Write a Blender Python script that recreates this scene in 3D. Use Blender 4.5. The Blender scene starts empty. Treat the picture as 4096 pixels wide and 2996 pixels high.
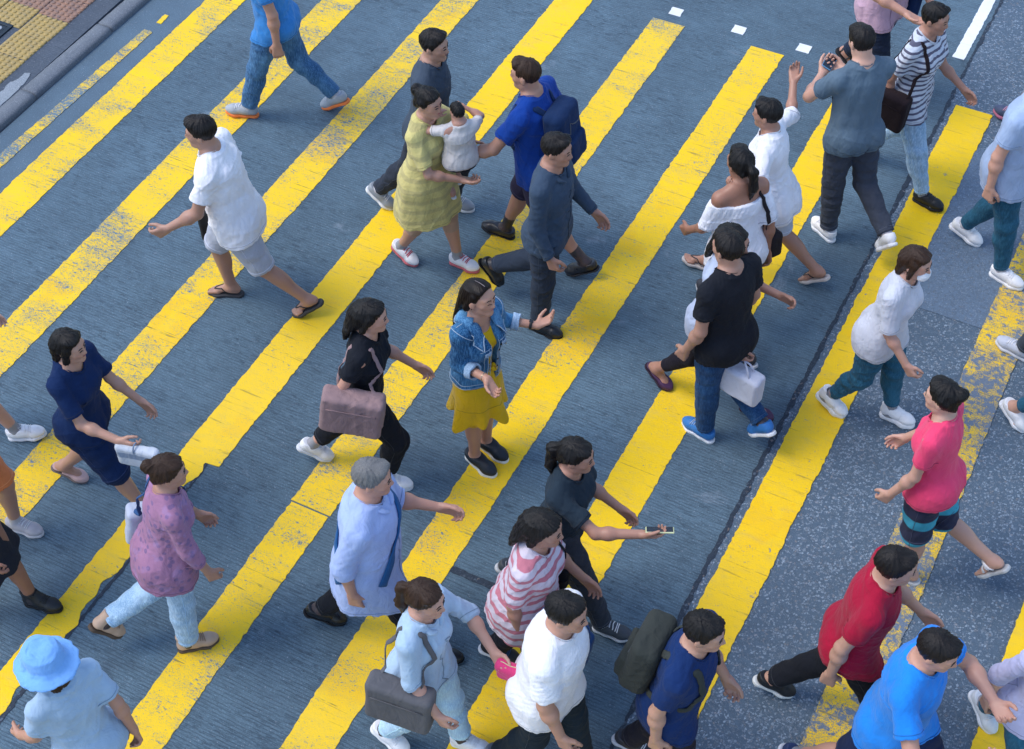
import bpy, math, random, time
import numpy as np
from mathutils import Matrix, Vector

T00 = time.time()
SC = bpy.context.scene
COL = SC.collection
R = math.radians
f32 = np.float32

# ------------------------------------------------------------------ camera (fitted to the stripes of the crossing)
F_N, PITCH, ROLL, TH, CH = 1.5319, R(49.08), R(-1.718), R(-28.76), 7.8
# world: +X across the stripes, +Y along the stripes, camera over the origin at height CH
_fw = Vector((math.sin(TH), math.cos(TH), 0))           # horizontal view direction
_rt = Vector((math.cos(TH), -math.sin(TH), 0))
FWD = _fw * math.cos(PITCH) + Vector((0, 0, -math.sin(PITCH)))
UP0 = _fw * math.sin(PITCH) + Vector((0, 0, math.cos(PITCH)))
RIGHT = _rt * math.cos(ROLL) + UP0 * math.sin(ROLL)
UP = -_rt * math.sin(ROLL) + UP0 * math.cos(ROLL)
PW, PH = 2259.0, 2259.0 * 2996 / 4096


def at(px, py, z=0.0):
    """ground point (height z) seen at a point of the photograph (2259 x 1652 grid)"""
    x, y = (px - PW / 2) / PW, -(py - PH / 2) / PW
    d = RIGHT * x + UP * y + FWD * F_N
    t = (z - CH) / d.z
    return np.array([d.x * t, d.y * t, z])


cam_d = bpy.data.cameras.new('camera')
cam_d.sensor_width = 36.0
cam_d.lens = F_N * 36.0
cam_d.clip_end = 500.0
cam = bpy.data.objects.new('camera', cam_d)
COL.objects.link(cam)
cam.matrix_world = Matrix(((RIGHT.x, UP.x, -FWD.x, 0), (RIGHT.y, UP.y, -FWD.y, 0), (RIGHT.z, UP.z, -FWD.z, CH), (0, 0, 0, 1)))
SC.camera = cam

# ------------------------------------------------------------------ light
world = bpy.data.worlds.new('World')
SC.world = world
world.use_nodes = True
wn = world.node_tree
sky = wn.nodes.new('ShaderNodeTexSky')
sky.sky_type = 'NISHITA'
sky.sun_disc = False
SUN_EL, SUN_AZ = R(58), R(205)      # azimuth of the sun, measured from +X towards +Y
sky.sun_elevation = SUN_EL
sky.sun_rotation = R(90) - SUN_AZ
sky.air_density = 1.0
sky.dust_density = 1.0
sky.ozone_density = 1.0
wn.links.new(sky.outputs[0], wn.nodes['Background'].inputs[0])
wn.nodes['Background'].inputs[1].default_value = 0.133
sd = bpy.data.lights.new('sun', 'SUN')
sd.energy = 0.95
sd.angle = R(30)
sd.color = (1.0, 0.95, 0.88)
sun = bpy.data.objects.new('sun', sd)
COL.objects.link(sun)
_s = Vector((math.cos(SUN_EL) * math.cos(SUN_AZ), math.cos(SUN_EL) * math.sin(SUN_AZ), math.sin(SUN_EL)))
sun.rotation_euler = _s.to_track_quat('Z', 'Y').to_euler()
sun.location = _s * 30
SC.view_settings.view_transform = 'Standard'
SC.view_settings.look = 'None'
SC.view_settings.exposure = 1.17
SC.view_settings.gamma = 1.0


# ------------------------------------------------------------------ scene helpers
def link(o, parent=None):
    COL.objects.link(o)
    if parent is not None:
        o.parent = parent
    return o


def tag(o, label=None, cat=None, group=None, kind=None):
    if label: o['label'] = label
    if cat: o['category'] = cat
    if group: o['group'] = group
    if kind: o['kind'] = kind
    return o


def raw_mesh(name, V, Q, mat, parent=None, smooth=True, col=None):
    """V (n,3), Q (m,3|4) or list of faces -> ONE mesh object"""
    me = bpy.data.meshes.new(name)
    if isinstance(Q, np.ndarray):
        n, m, k = len(V), len(Q), Q.shape[1]
        me.vertices.add(n)
        me.vertices.foreach_set('co', np.ascontiguousarray(V, f32).ravel())
        me.loops.add(m * k)
        me.loops.foreach_set('vertex_index', np.ascontiguousarray(Q, np.int32).ravel())
        me.polygons.add(m)
        me.polygons.foreach_set('loop_start', np.arange(0, m * k, k, dtype=np.int32))
        me.polygons.foreach_set('loop_total', np.full(m, k, np.int32))
        me.polygons.foreach_set('use_smooth', np.full(m, smooth, bool))
        me.update(calc_edges=True)
    else:
        me.from_pydata([tuple(v) for v in V], [], [tuple(q) for q in Q])
        for p in me.polygons: p.use_smooth = smooth
    if col is not None:
        a = me.color_attributes.new('Col', 'FLOAT_COLOR', 'POINT')
        c = np.ones((len(V), 4), f32)
        c[:, :3] = col
        a.data.foreach_set('color', c.ravel())
    me.materials.append(mat)
    return link(bpy.data.objects.new(name, me), parent)


class MB:
    """collects simple shapes into one mesh"""
    def __init__(s): s.v, s.f = [], []

    def add(s, v, f):
        b = len(s.v)
        s.v += [tuple(map(float, p)) for p in v]
        s.f += [tuple(i + b for i in q) for q in f]

    def box(s, x0, x1, y0, y1, z0, z1, ch=0.0):
        if ch <= 0:
            v = [(x, y, z) for z in (z0, z1) for x, y in ((x0, y0), (x1, y0), (x1, y1), (x0, y1))]
            s.add(v, [(3, 2, 1, 0), (4, 5, 6, 7), (0, 1, 5, 4), (1, 2, 6, 5), (2, 3, 7, 6), (3, 0, 4, 7)])
        else:
            c = ch
            rings = [(z0, 0), (z1 - c, 0), (z1 - c * .3, c * .3), (z1, c)]
            v = []
            for z, i in rings:
                v += [(x0 + i, y0 + i, z), (x1 - i, y0 + i, z), (x1 - i, y1 - i, z), (x0 + i, y1 - i, z)]
            f = [(3, 2, 1, 0)]
            for k in range(3):
                for j in range(4):
                    a, b2 = 4 * k + j, 4 * k + (j + 1) % 4
                    f.append((a, b2, b2 + 4, a + 4))
            f.append((12, 13, 14, 15))
            s.add(v, f)

    def tube(s, pts, r, n=6, flat=None, closed=False):
        """tube along pts; r number or list; flat=(normal, ratio) squashes it along the normal"""
        pts = [np.asarray(p, float) for p in pts]
        m = len(pts)
        rr = r if hasattr(r, '__len__') else [r] * m
        V = []
        up = np.array([0.13, 0.21, 0.97])
        for i, p in enumerate(pts):
            t = pts[(i + 1) % m] - pts[i - 1] if closed else pts[min(i + 1, m - 1)] - pts[max(i - 1, 0)]
            t = t / (np.linalg.norm(t) + 1e-9)
            if flat is not None:
                nn = np.asarray(flat[0][i] if isinstance(flat[0], list) else flat[0], float)
                nn = nn - t * (nn @ t)
                b = nn / (np.linalg.norm(nn) + 1e-9)
            else:
                b = up - t * (up @ t)
                b = b / (np.linalg.norm(b) + 1e-9)
            a = np.cross(b, t)
            up = b
            k = flat[1] if flat is not None else 1.0
            for j in range(n):
                w = 2 * math.pi * j / n
                V.append(p + a * rr[i] * math.cos(w) + b * rr[i] * k * math.sin(w))
        Fc = []
        for i in range(m if closed else m - 1):
            for j in range(n):
                i2 = (i + 1) % m
                Fc.append((i * n + j, i * n + (j + 1) % n, i2 * n + (j + 1) % n, i2 * n + j))
        if not closed:
            Fc.append(tuple(range(n - 1, -1, -1)))
            Fc.append(tuple((m - 1) * n + j for j in range(n)))
        s.add(V, Fc)

    def build(s, name, mat, parent=None, smooth=False):
        return raw_mesh(name, s.v, s.f, mat, parent, smooth)


# ------------------------------------------------------------------ materials
MATS = {}


class NT:
    def __init__(s, name):
        s.m = bpy.data.materials.new(name)
        s.m.use_nodes = True
        s.t = s.m.node_tree
        s.b = s.t.nodes['Principled BSDF']
        s.out = s.t.nodes['Material Output']

    def n(s, typ, **kw):
        x = s.t.nodes.new('ShaderNode' + typ)
        for k, v in kw.items(): setattr(x, k, v)
        return x

    def l(s, a, b): s.t.links.new(a, b)

    def val(s, sock, v):
        if hasattr(v, 'links'): s.l(v, sock)
        else: sock.default_value = v

    def coord(s, kind='Object', scale=(1, 1, 1), loc=(0, 0, 0)):
        c = s.n('TexCoord')
        mp = s.n('Mapping')
        mp.inputs['Scale'].default_value = scale
        mp.inputs['Location'].default_value = loc
        s.l(c.outputs[kind], mp.inputs[0])
        return mp.outputs[0]

    def noise(s, vec, scale=5, detail=4, rough=.55, dist=0):
        x = s.n('TexNoise')
        s.l(vec, x.inputs['Vector'])
        x.inputs['Scale'].default_value = scale
        x.inputs['Detail'].default_value = detail
        x.inputs['Roughness'].default_value = rough
        x.inputs['Distortion'].default_value = dist
        return x.outputs['Fac']

    def ramp(s, fac, lo, hi, a=0.0, b=1.0):
        x = s.n('MapRange')
        x.interpolation_type = 'SMOOTHSTEP'
        s.val(x.inputs['Value'], fac)
        for k, v in (('From Min', lo), ('From Max', hi), ('To Min', a), ('To Max', b)): s.val(x.inputs[k], v)
        return x.outputs[0]

    def math(s, op, a, b=0.0, c=0.0):
        x = s.n('Math', operation=op)
        for i, v in enumerate((a, b, c)): s.val(x.inputs[i], v)
        return x.outputs[0]

    def mix(s, fac, a, b, blend='MIX'):
        x = s.n('Mix', data_type='RGBA', blend_type=blend)
        s.val(x.inputs[0], fac)
        for i, v in ((6, a), (7, b)):
            if hasattr(v, 'links'): s.l(v, x.inputs[i])
            else: x.inputs[i].default_value = (*v, 1) if len(v) == 3 else v
        return x.outputs[2]

    def bump(s, h, strength=.5, dist=.01, normal=None):
        x = s.n('Bump')
        s.l(h, x.inputs['Height'])
        x.inputs['Strength'].default_value = strength
        x.inputs['Distance'].default_value = dist
        if normal is not None: s.l(normal, x.inputs['Normal'])
        return x.outputs[0]

    def set(s, **kw):
        for k, v in kw.items():
            sock = s.b.inputs[k.replace('_', ' ')]
            if isinstance(v, tuple) and len(v) == 3: v = (*v, 1)
            s.val(sock, v)
        return s.m


def srgb(r, g, b):
    f = lambda c: (c / 255 / 12.92) if c / 255 <= .04045 else ((c / 255 + .055) / 1.055) ** 2.4
    return (f(r), f(g), f(b))


def fabric(color, kind='plain', color2=(.05, .05, .05), scale=30.0, rough=.85, fold=.35, sheen=.15, stretch=(1, 1, 1)):
    key = ('fab', tuple(color), kind, tuple(color2), scale, rough, fold, stretch)
    if key in MATS: return MATS[key]
    t = NT(kind + '_fabric')
    v = t.coord()
    var = t.noise(v, 3.5, 5, .6)
    c = t.mix(t.ramp(var, .25, .8), tuple(x * .86 for x in color), tuple(min(1, x * 1.1) for x in color))
    if kind == 'stripe':
        w = t.noise(v, 2.0, 2)
        sep = t.n('SeparateXYZ'); t.l(v, sep.inputs[0])
        ph = t.math('SINE', t.math('MULTIPLY', t.math('ADD', sep.outputs[2], t.math('MULTIPLY', w, .05)), scale * 6.283))
        c = t.mix(t.ramp(ph, .2, .5), c, color2)
    elif kind == 'print':
        vo = t.n('TexVoronoi'); t.l(v, vo.inputs['Vector']); vo.inputs['Scale'].default_value = scale
        c = t.mix(t.ramp(vo.outputs['Distance'], .25, .4, 1, 0), c, color2)
        c = t.mix(t.math('MULTIPLY', t.ramp(t.noise(v, scale * .6, 3), .55, .65), .5), c, tuple(min(1, x * 1.5 + .03) for x in color2))
    elif kind == 'denim':
        fade = t.noise(t.coord(scale=(1.0, 1.0, .8)), 5, 5, .65, .4)
        c = t.mix(t.ramp(fade, .4, .72), c, color2)
        wv = t.noise(t.coord(scale=(1, 1, .12)), 170, 3, .7)
        c = t.mix(t.ramp(wv, .42, .68, 0, .5), c, tuple(min(1, x * 1.35 + .02) for x in color2))
        cr = t.noise(t.coord(scale=(1, 1, .45)), 26, 4, .7, .8)
        c = t.mix(t.ramp(cr, .6, .72, 0, .55), c, tuple(min(1, x * 1.5 + .03) for x in color2))
    h1 = t.noise(t.coord(scale=(1, 1, .6)), 14, 3, .55, .9)
    h2 = t.noise(v, 260, 2, .5)
    nb = t.bump(h1, fold, .035)
    nb = t.bump(h2, .25, .003, nb)
    m = t.set(Base_Color=c, Roughness=rough, Sheen_Weight=sheen * min(1, .1 + max(color) * 1.5), Normal=nb)
    t.b.inputs['Specular IOR Level'].default_value = .12
    m['tone'] = [float(x) for x in color]
    MATS[key] = m
    return m


def plastic(name, color, rough=.45, bumpy=.0, metal=0.0, spec=.5, var=.12, scale=20):
    key = (name, tuple(color), rough, metal)
    if key in MATS: return MATS[key]
    t = NT(name)
    v = t.coord()
    n1 = t.noise(v, scale, 4, .6)
    c = t.mix(n1, tuple(x * (1 - var * 2) for x in color), tuple(min(1, x * (1 + var)) for x in color))
    kw = dict(Base_Color=c, Roughness=t.ramp(n1, .2, .8, max(.05, rough - .08), min(1, rough + .1)), Metallic=metal)
    if bumpy: kw['Normal'] = t.bump(t.noise(v, scale * 4, 3), bumpy, .004)
    m = t.set(**kw)
    t.b.inputs['Specular IOR Level'].default_value = spec
    MATS[key] = m
    return m


def skin_mat():
    if 'skin' in MATS: return MATS['skin']
    t = NT('skin')
    a = t.n('VertexColor'); a.layer_name = 'Col'
    v = t.coord()
    c = t.mix(t.ramp(t.noise(v, 18, 4, .6), .3, .75), a.outputs[0], (.48, .22, .16), 'MIX')
    mx = t.n('Mix', data_type='RGBA'); mx.inputs[0].default_value = .86
    t.l(c, mx.inputs[6]); t.l(a.outputs[0], mx.inputs[7])
    m = t.set(Base_Color=mx.outputs[2], Roughness=.48, Subsurface_Weight=.12, Normal=t.bump(t.noise(v, 120, 3), .12, .003))
    t.b.inputs['Subsurface Radius'].default_value = (.012, .005, .003)
    t.b.inputs['Subsurface Scale'].default_value = .6
    MATS['skin'] = m
    return m


def hair_mat(color, bs=.55):
    key = ('hair', tuple(color), bs)
    if key in MATS: return MATS[key]
    t = NT('hair')
    v = t.coord(scale=(1, 1, .07))
    st = t.noise(v, 170, 3, .7)
    c = t.mix(st, tuple(x * .4 for x in color), tuple(min(1, x * 1.5) for x in color))
    m = t.set(Base_Color=c, Roughness=.40, Normal=t.bump(st, bs, .006))
    t.b.inputs['Specular IOR Level'].default_value = .2
    MATS[key] = m
    return m


# ------------------------------------------------------------------ signed distance modelling
def smin(a, b, k):
    if k <= 0: return np.minimum(a, b)
    h = np.maximum(k - np.abs(a - b), 0) / k
    return np.minimum(a, b) - h * h * k * .25


def smax(a, b, k): return -smin(-a, -b, k)


class Field:
    def __init__(s):
        s.ops, s.disp, s.h2 = [], None, None

    def add(s, prim, k=.02):
        fn, lo, hi = prim
        s.ops.append(('u', fn, np.asarray(lo, f32), np.asarray(hi, f32), k)); return s

    def sub(s, prim, k=.01):
        fn, lo, hi = prim
        s.ops.append(('s', fn, np.asarray(lo, f32), np.asarray(hi, f32), k)); return s

    def clip(s, fn, k=.0):
        s.ops.append(('i', fn, None, None, k)); return s

    def bounds(s):
        lo = np.min([o[2] for o in s.ops if o[0] == 'u'], 0)
        hi = np.max([o[3] for o in s.ops if o[0] == 'u'], 0)
        return lo, hi

    def eval(s, P, C=None):
        """P (b,n,3) blocks of points with centres C (b,3), or P (n,3)"""
        if C is None:
            P = P[:, None, :]; C = P[:, 0, :]; flat = True
        else: flat = False
        d = np.full(P.shape[:2], .3, f32)
        for mode, fn, lo, hi, k in s.ops:
            if mode == 'i':
                d = smax(d, fn(P.reshape(-1, 3)).reshape(d.shape), k); continue
            mg = .07 + k
            ix = np.nonzero(((C > lo - mg) & (C < hi + mg)).all(1))[0]
            if len(ix) == 0: continue
            q = fn(P[ix].reshape(-1, 3)).reshape(len(ix), -1)
            d[ix] = smin(d[ix], q, k) if mode == 'u' else smax(d[ix], -q, k)
        if s.disp is not None:
            d = d - s.disp(P.reshape(-1, 3)).reshape(d.shape)
        return d[:, 0] if flat else d

    def grad(s, P, e=.002):
        d0 = s.eval(P)
        g = np.empty_like(P)
        for i in range(3):
            q = P.copy(); q[:, i] += e
            g[:, i] = s.eval(q) - d0
        return d0, g / (np.linalg.norm(g, axis=1, keepdims=True) + 1e-9)

    def project(s, pts, off=0.0, it=4):
        P = np.asarray(pts, f32).copy()
        for _ in range(it):
            d, g = s.grad(P)
            P -= g * (d - off)[:, None] * .9
        return P

    def mesh(s, h):
        lo, hi = s.bounds()
        lo = lo - 3 * h - .01; hi = hi + 3 * h + .01
        B = 4
        nb = np.maximum(np.ceil((hi - lo) / (h * B)).astype(int), 1)
        ax = [lo[i] + (np.arange(nb[i]) + .5) * h * B - h * .5 for i in range(3)]
        C = np.stack(np.meshgrid(*ax, indexing='ij'), -1).reshape(-1, 3).astype(f32)
        dc = s.eval(C)
        act = np.nonzero(np.abs(dc) < h * 6.5 + .008)[0]
        off = np.stack(np.meshgrid(*[np.arange(B)] * 3, indexing='ij'), -1).reshape(-1, 3)
        po = ((off - (B - 1) / 2) * h).astype(f32)
        P = C[act][:, None, :] + po[None]
        d = s.eval(P, C[act])
        D = np.repeat(dc[:, None], B ** 3, 1)
        D[act] = d
        D = D.reshape(*nb, B, B, B).transpose(0, 3, 1, 4, 2, 5).reshape(nb[0] * B, nb[1] * B, nb[2] * B)
        o = lo.astype(f32)
        S = D < 0
        nx, ny, nz = D.shape
        c = np.zeros((nx - 1, ny - 1, nz - 1), np.uint8)
        for i in (0, 1):
            for j in (0, 1):
                for k in (0, 1):
                    c += S[i:nx - 1 + i, j:ny - 1 + j, k:nz - 1 + k]
        I = np.stack(np.nonzero((c > 0) & (c < 8)), 1)
        ids = np.full(c.shape, -1, np.int32)
        ids[I[:, 0], I[:, 1], I[:, 2]] = np.arange(len(I))
        cr = {}
        for i in (0, 1):
            for j in (0, 1):
                for k in (0, 1):
                    cr[i, j, k] = D[I[:, 0] + i, I[:, 1] + j, I[:, 2] + k]
        acc = np.zeros((len(I), 3), f32); cnt = np.zeros(len(I), f32)
        for a, b in [((0, j, k), (1, j, k)) for j in (0, 1) for k in (0, 1)] + [((i, 0, k), (i, 1, k)) for i in (0, 1) for k in (0, 1)] + [((i, j, 0), (i, j, 1)) for i in (0, 1) for j in (0, 1)]:
            va, vb = cr[a], cr[b]
            m = (va < 0) != (vb < 0)
            t = np.where(m, va / np.where(m, va - vb, 1), 0)[:, None]
            pa, pb = np.array(a, f32), np.array(b, f32)
            acc += np.where(m[:, None], pa + (pb - pa) * t, 0)
            cnt += m
        V = (I + acc / cnt[:, None]) * h + o
        Q = []
        for axis in range(3):
            sl0 = [slice(None)] * 3; sl1 = [slice(None)] * 3
            sl0[axis] = slice(0, -1); sl1[axis] = slice(1, None)
            A, Bq = S[tuple(sl0)], S[tuple(sl1)]
            e = np.stack(np.nonzero(A != Bq), 1)
            u, v = [(1, 2), (2, 0), (0, 1)][axis]
            ok = (e[:, u] > 0) & (e[:, v] > 0) & (e[:, u] < ids.shape[u]) & (e[:, v] < ids.shape[v])
            e = e[ok]
            g = []
            for du, dv in ((-1, -1), (0, -1), (0, 0), (-1, 0)):
                q = e.copy(); q[:, u] += du; q[:, v] += dv
                g.append(ids[q[:, 0], q[:, 1], q[:, 2]])
            g = np.stack(g, 1)
            inside = A[e[:, 0], e[:, 1], e[:, 2]]
            g[~inside] = g[~inside][:, ::-1]
            Q.append(g)
        Q = np.concatenate(Q)
        Q = Q[(Q >= 0).all(1)]
        V = V.astype(f32)
        d0, g = s.grad(V, h * .3)
        V -= g * np.clip(d0, -.6 * h, .6 * h)[:, None]
        return V, Q


def emit(field, h, name, mat, parent, colfn=None):
    V, Q = field.mesh(h)
    return raw_mesh(name, V, Q, mat, parent, True, colfn(V) if colfn else None)


def nz(v):
    v = np.asarray(v, float)
    return v / (np.linalg.norm(v) + 1e-9)


def cone(a, b, r1, r2):
    a = np.asarray(a, f32); b = np.asarray(b, f32)
    ba = b - a; L = float(ba @ ba) + 1e-9
    def fn(P):
        q = P - a
        t = np.clip(q @ ba / L, 0, 1)
        return np.linalg.norm(q - t[:, None] * ba, axis=1) - (r1 + (r2 - r1) * t)
    r = max(r1, r2)
    return fn, np.minimum(a, b) - r, np.maximum(a, b) + r


def ell(c, r, M=None):
    c = np.asarray(c, f32); r = np.asarray(r, f32)
    Mi = None if M is None else np.asarray(M, f32)       # columns = local axes
    def fn(P):
        q = P - c
        if Mi is not None: q = q @ Mi
        k0 = np.linalg.norm(q / r, axis=1); k1 = np.linalg.norm(q / (r * r), axis=1) + 1e-6
        return k0 * (k0 - 1) / k1
    m = float(r.max())
    return fn, c - m, c + m


def rbox(c, hs, rad, M=None):
    c = np.asarray(c, f32); hs = np.asarray(hs, f32) - rad
    Mi = np.eye(3, dtype=f32) if M is None else np.asarray(M, f32)
    def fn(P):
        q = np.abs((P - c) @ Mi) - hs
        return np.linalg.norm(np.maximum(q, 0), axis=1) + np.minimum(q.max(1), 0) - rad
    m = float(np.linalg.norm(hs) + rad)
    return fn, c - m, c + m


def loft(st, O, M, fold=None):
    """stations (z, cx, cy, rx, ry) along the local z axis of frame M at O; fold(theta, z) -> relative radius"""
    st = np.asarray(st, float)
    O = np.asarray(O, f32); Mi = np.asarray(M, f32)
    z0, z1 = st[0, 0], st[-1, 0]
    zz = np.linspace(z0, z1, 80)
    tab = np.stack([np.interp(zz, st[:, 0], st[:, i]) for i in range(1, 5)], 1)
    ker = np.array([1, 3, 5, 3, 1.]); ker /= ker.sum()
    for i in range(4):
        p = np.concatenate([[tab[0, i]] * 2, tab[:, i], [tab[-1, i]] * 2])
        tab[:, i] = np.convolve(p, ker, 'valid')
    def fn(P):
        q = (P - O) @ Mi
        z = q[:, 2]
        cx, cy, rx, ry = [np.interp(z, zz, tab[:, i]).astype(f32) for i in range(4)]
        x = q[:, 0] - cx; y = q[:, 1] - cy
        if fold is not None:
            m = 1 + fold(np.arctan2(y, x), z); rx = rx * m; ry = ry * m
        k0 = np.sqrt((x / rx) ** 2 + (y / ry) ** 2); k1 = np.sqrt((x / rx ** 2) ** 2 + (y / ry ** 2) ** 2) + 1e-6
        d = k0 * (k0 - 1) / k1
        return np.maximum(d, np.maximum(z - z1, z0 - z)).astype(f32)
    r = float(st[:, 3:].max() + np.abs(st[:, 1:3]).max()) * 1.15
    cs = np.array([[x, y, z] for x in (-r, r) for y in (-r, r) for z in (z0, z1)]) @ np.asarray(M).T + O
    return fn, cs.min(0), cs.max(0)


def cut(prim, p, n):
    """keep the part of prim where (x-p).n < 0"""
    fn, lo, hi = prim
    p = np.asarray(p, f32); n = np.asarray(nz(n), f32)
    return (lambda P: np.maximum(fn(P), (P - p) @ n)), lo, hi


def plane(p, n):
    p = np.asarray(p, f32); n = np.asarray(nz(n), f32)
    return lambda P: (P - p) @ n


def wrinkle(seed, amp, freq=18.0, aniso=(1, 1, .55)):
    rg = np.random.RandomState(seed)
    A = (rg.randn(5, 3) * np.array(aniso) * freq).astype(f32)
    ph = rg.rand(5) * 6.28
    A2 = (rg.randn(3, 3) * np.array([.7, .7, 1.2]) * freq * 1.3).astype(f32)
    W = (rg.randn(2, 3) * 7).astype(f32)
    def fn(P):
        w = np.sin(P @ W[0] + 1.3)[:, None] * W[1] * .006
        q = P + w
        o = np.zeros(len(P), f32)
        for a, p in zip(A, ph): o += np.abs(np.sin(q @ a + p)) - .64
        o2 = np.zeros(len(P), f32)
        for a, p in zip(A2, ph): o2 += (1 - np.abs(np.sin(q @ a + p * 2))) ** 3
        gate = np.clip(np.sin(q @ W[0] * 1.3 + ph[0]) * .8 + .35, 0, 1)
        return (o * amp / 2.2 + (o2 - .5) * gate * amp * .55).astype(f32)
    return fn


def curve(pts, n):
    """smooth line through points"""
    pts = np.array(pts, float); m = len(pts)
    t = np.linspace(0, m - 1, n); out = []
    for u in t:
        i = min(int(u), m - 2); f = u - i
        p0, p1, p2, p3 = pts[max(i - 1, 0)], pts[i], pts[i + 1], pts[min(i + 2, m - 1)]
        out.append(.5 * (2 * p1 + (p2 - p0) * f + (2 * p0 - 5 * p1 + 4 * p2 - p3) * f * f + (3 * p1 - p0 - 3 * p2 + p3) * f ** 3))
    return np.array(out)


def RX(a): c, s = math.cos(a), math.sin(a); return np.array([[1, 0, 0], [0, c, -s], [0, s, c]])
def RY(a): c, s = math.cos(a), math.sin(a); return np.array([[c, 0, s], [0, 1, 0], [-s, 0, c]])
def RZ(a): c, s = math.cos(a), math.sin(a); return np.array([[c, -s, 0], [s, c, 0], [0, 0, 1]])

# ------------------------------------------------------------------ people
SKINS = {'light': (.53, .295, .215), 'mid': (.43, .232, .163), 'tan': (.29, .14, .09), 'brown': (.22, .11, .07)}
POSES = {   # front leg / rear leg: hip angle, knee flexion, foot pitch (toes up +); which feet are on the ground
    'contact': dict(f=(23, 5, 6), r=(-19, 14, -26), both=True),
    'wide': dict(f=(29, 6, 8), r=(-23, 16, -32), both=True),
    'flat': dict(f=(16, 8, 0), r=(-19, 22, -30), both=True),
    'toeoff': dict(f=(27, 42, -4), r=(-21, 20, -32), both=False),
    'mid': dict(f=(2, 5, 0), r=(4, 62, -42), both=False),
    'swing': dict(f=(-6, 4, 0), r=(22, 58, -20), both=False),
    'stand': dict(f=(1, 2, 0), r=(-1, 2, 0), both=True),
}
TS = .0070          # voxel of the crowd


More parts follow.
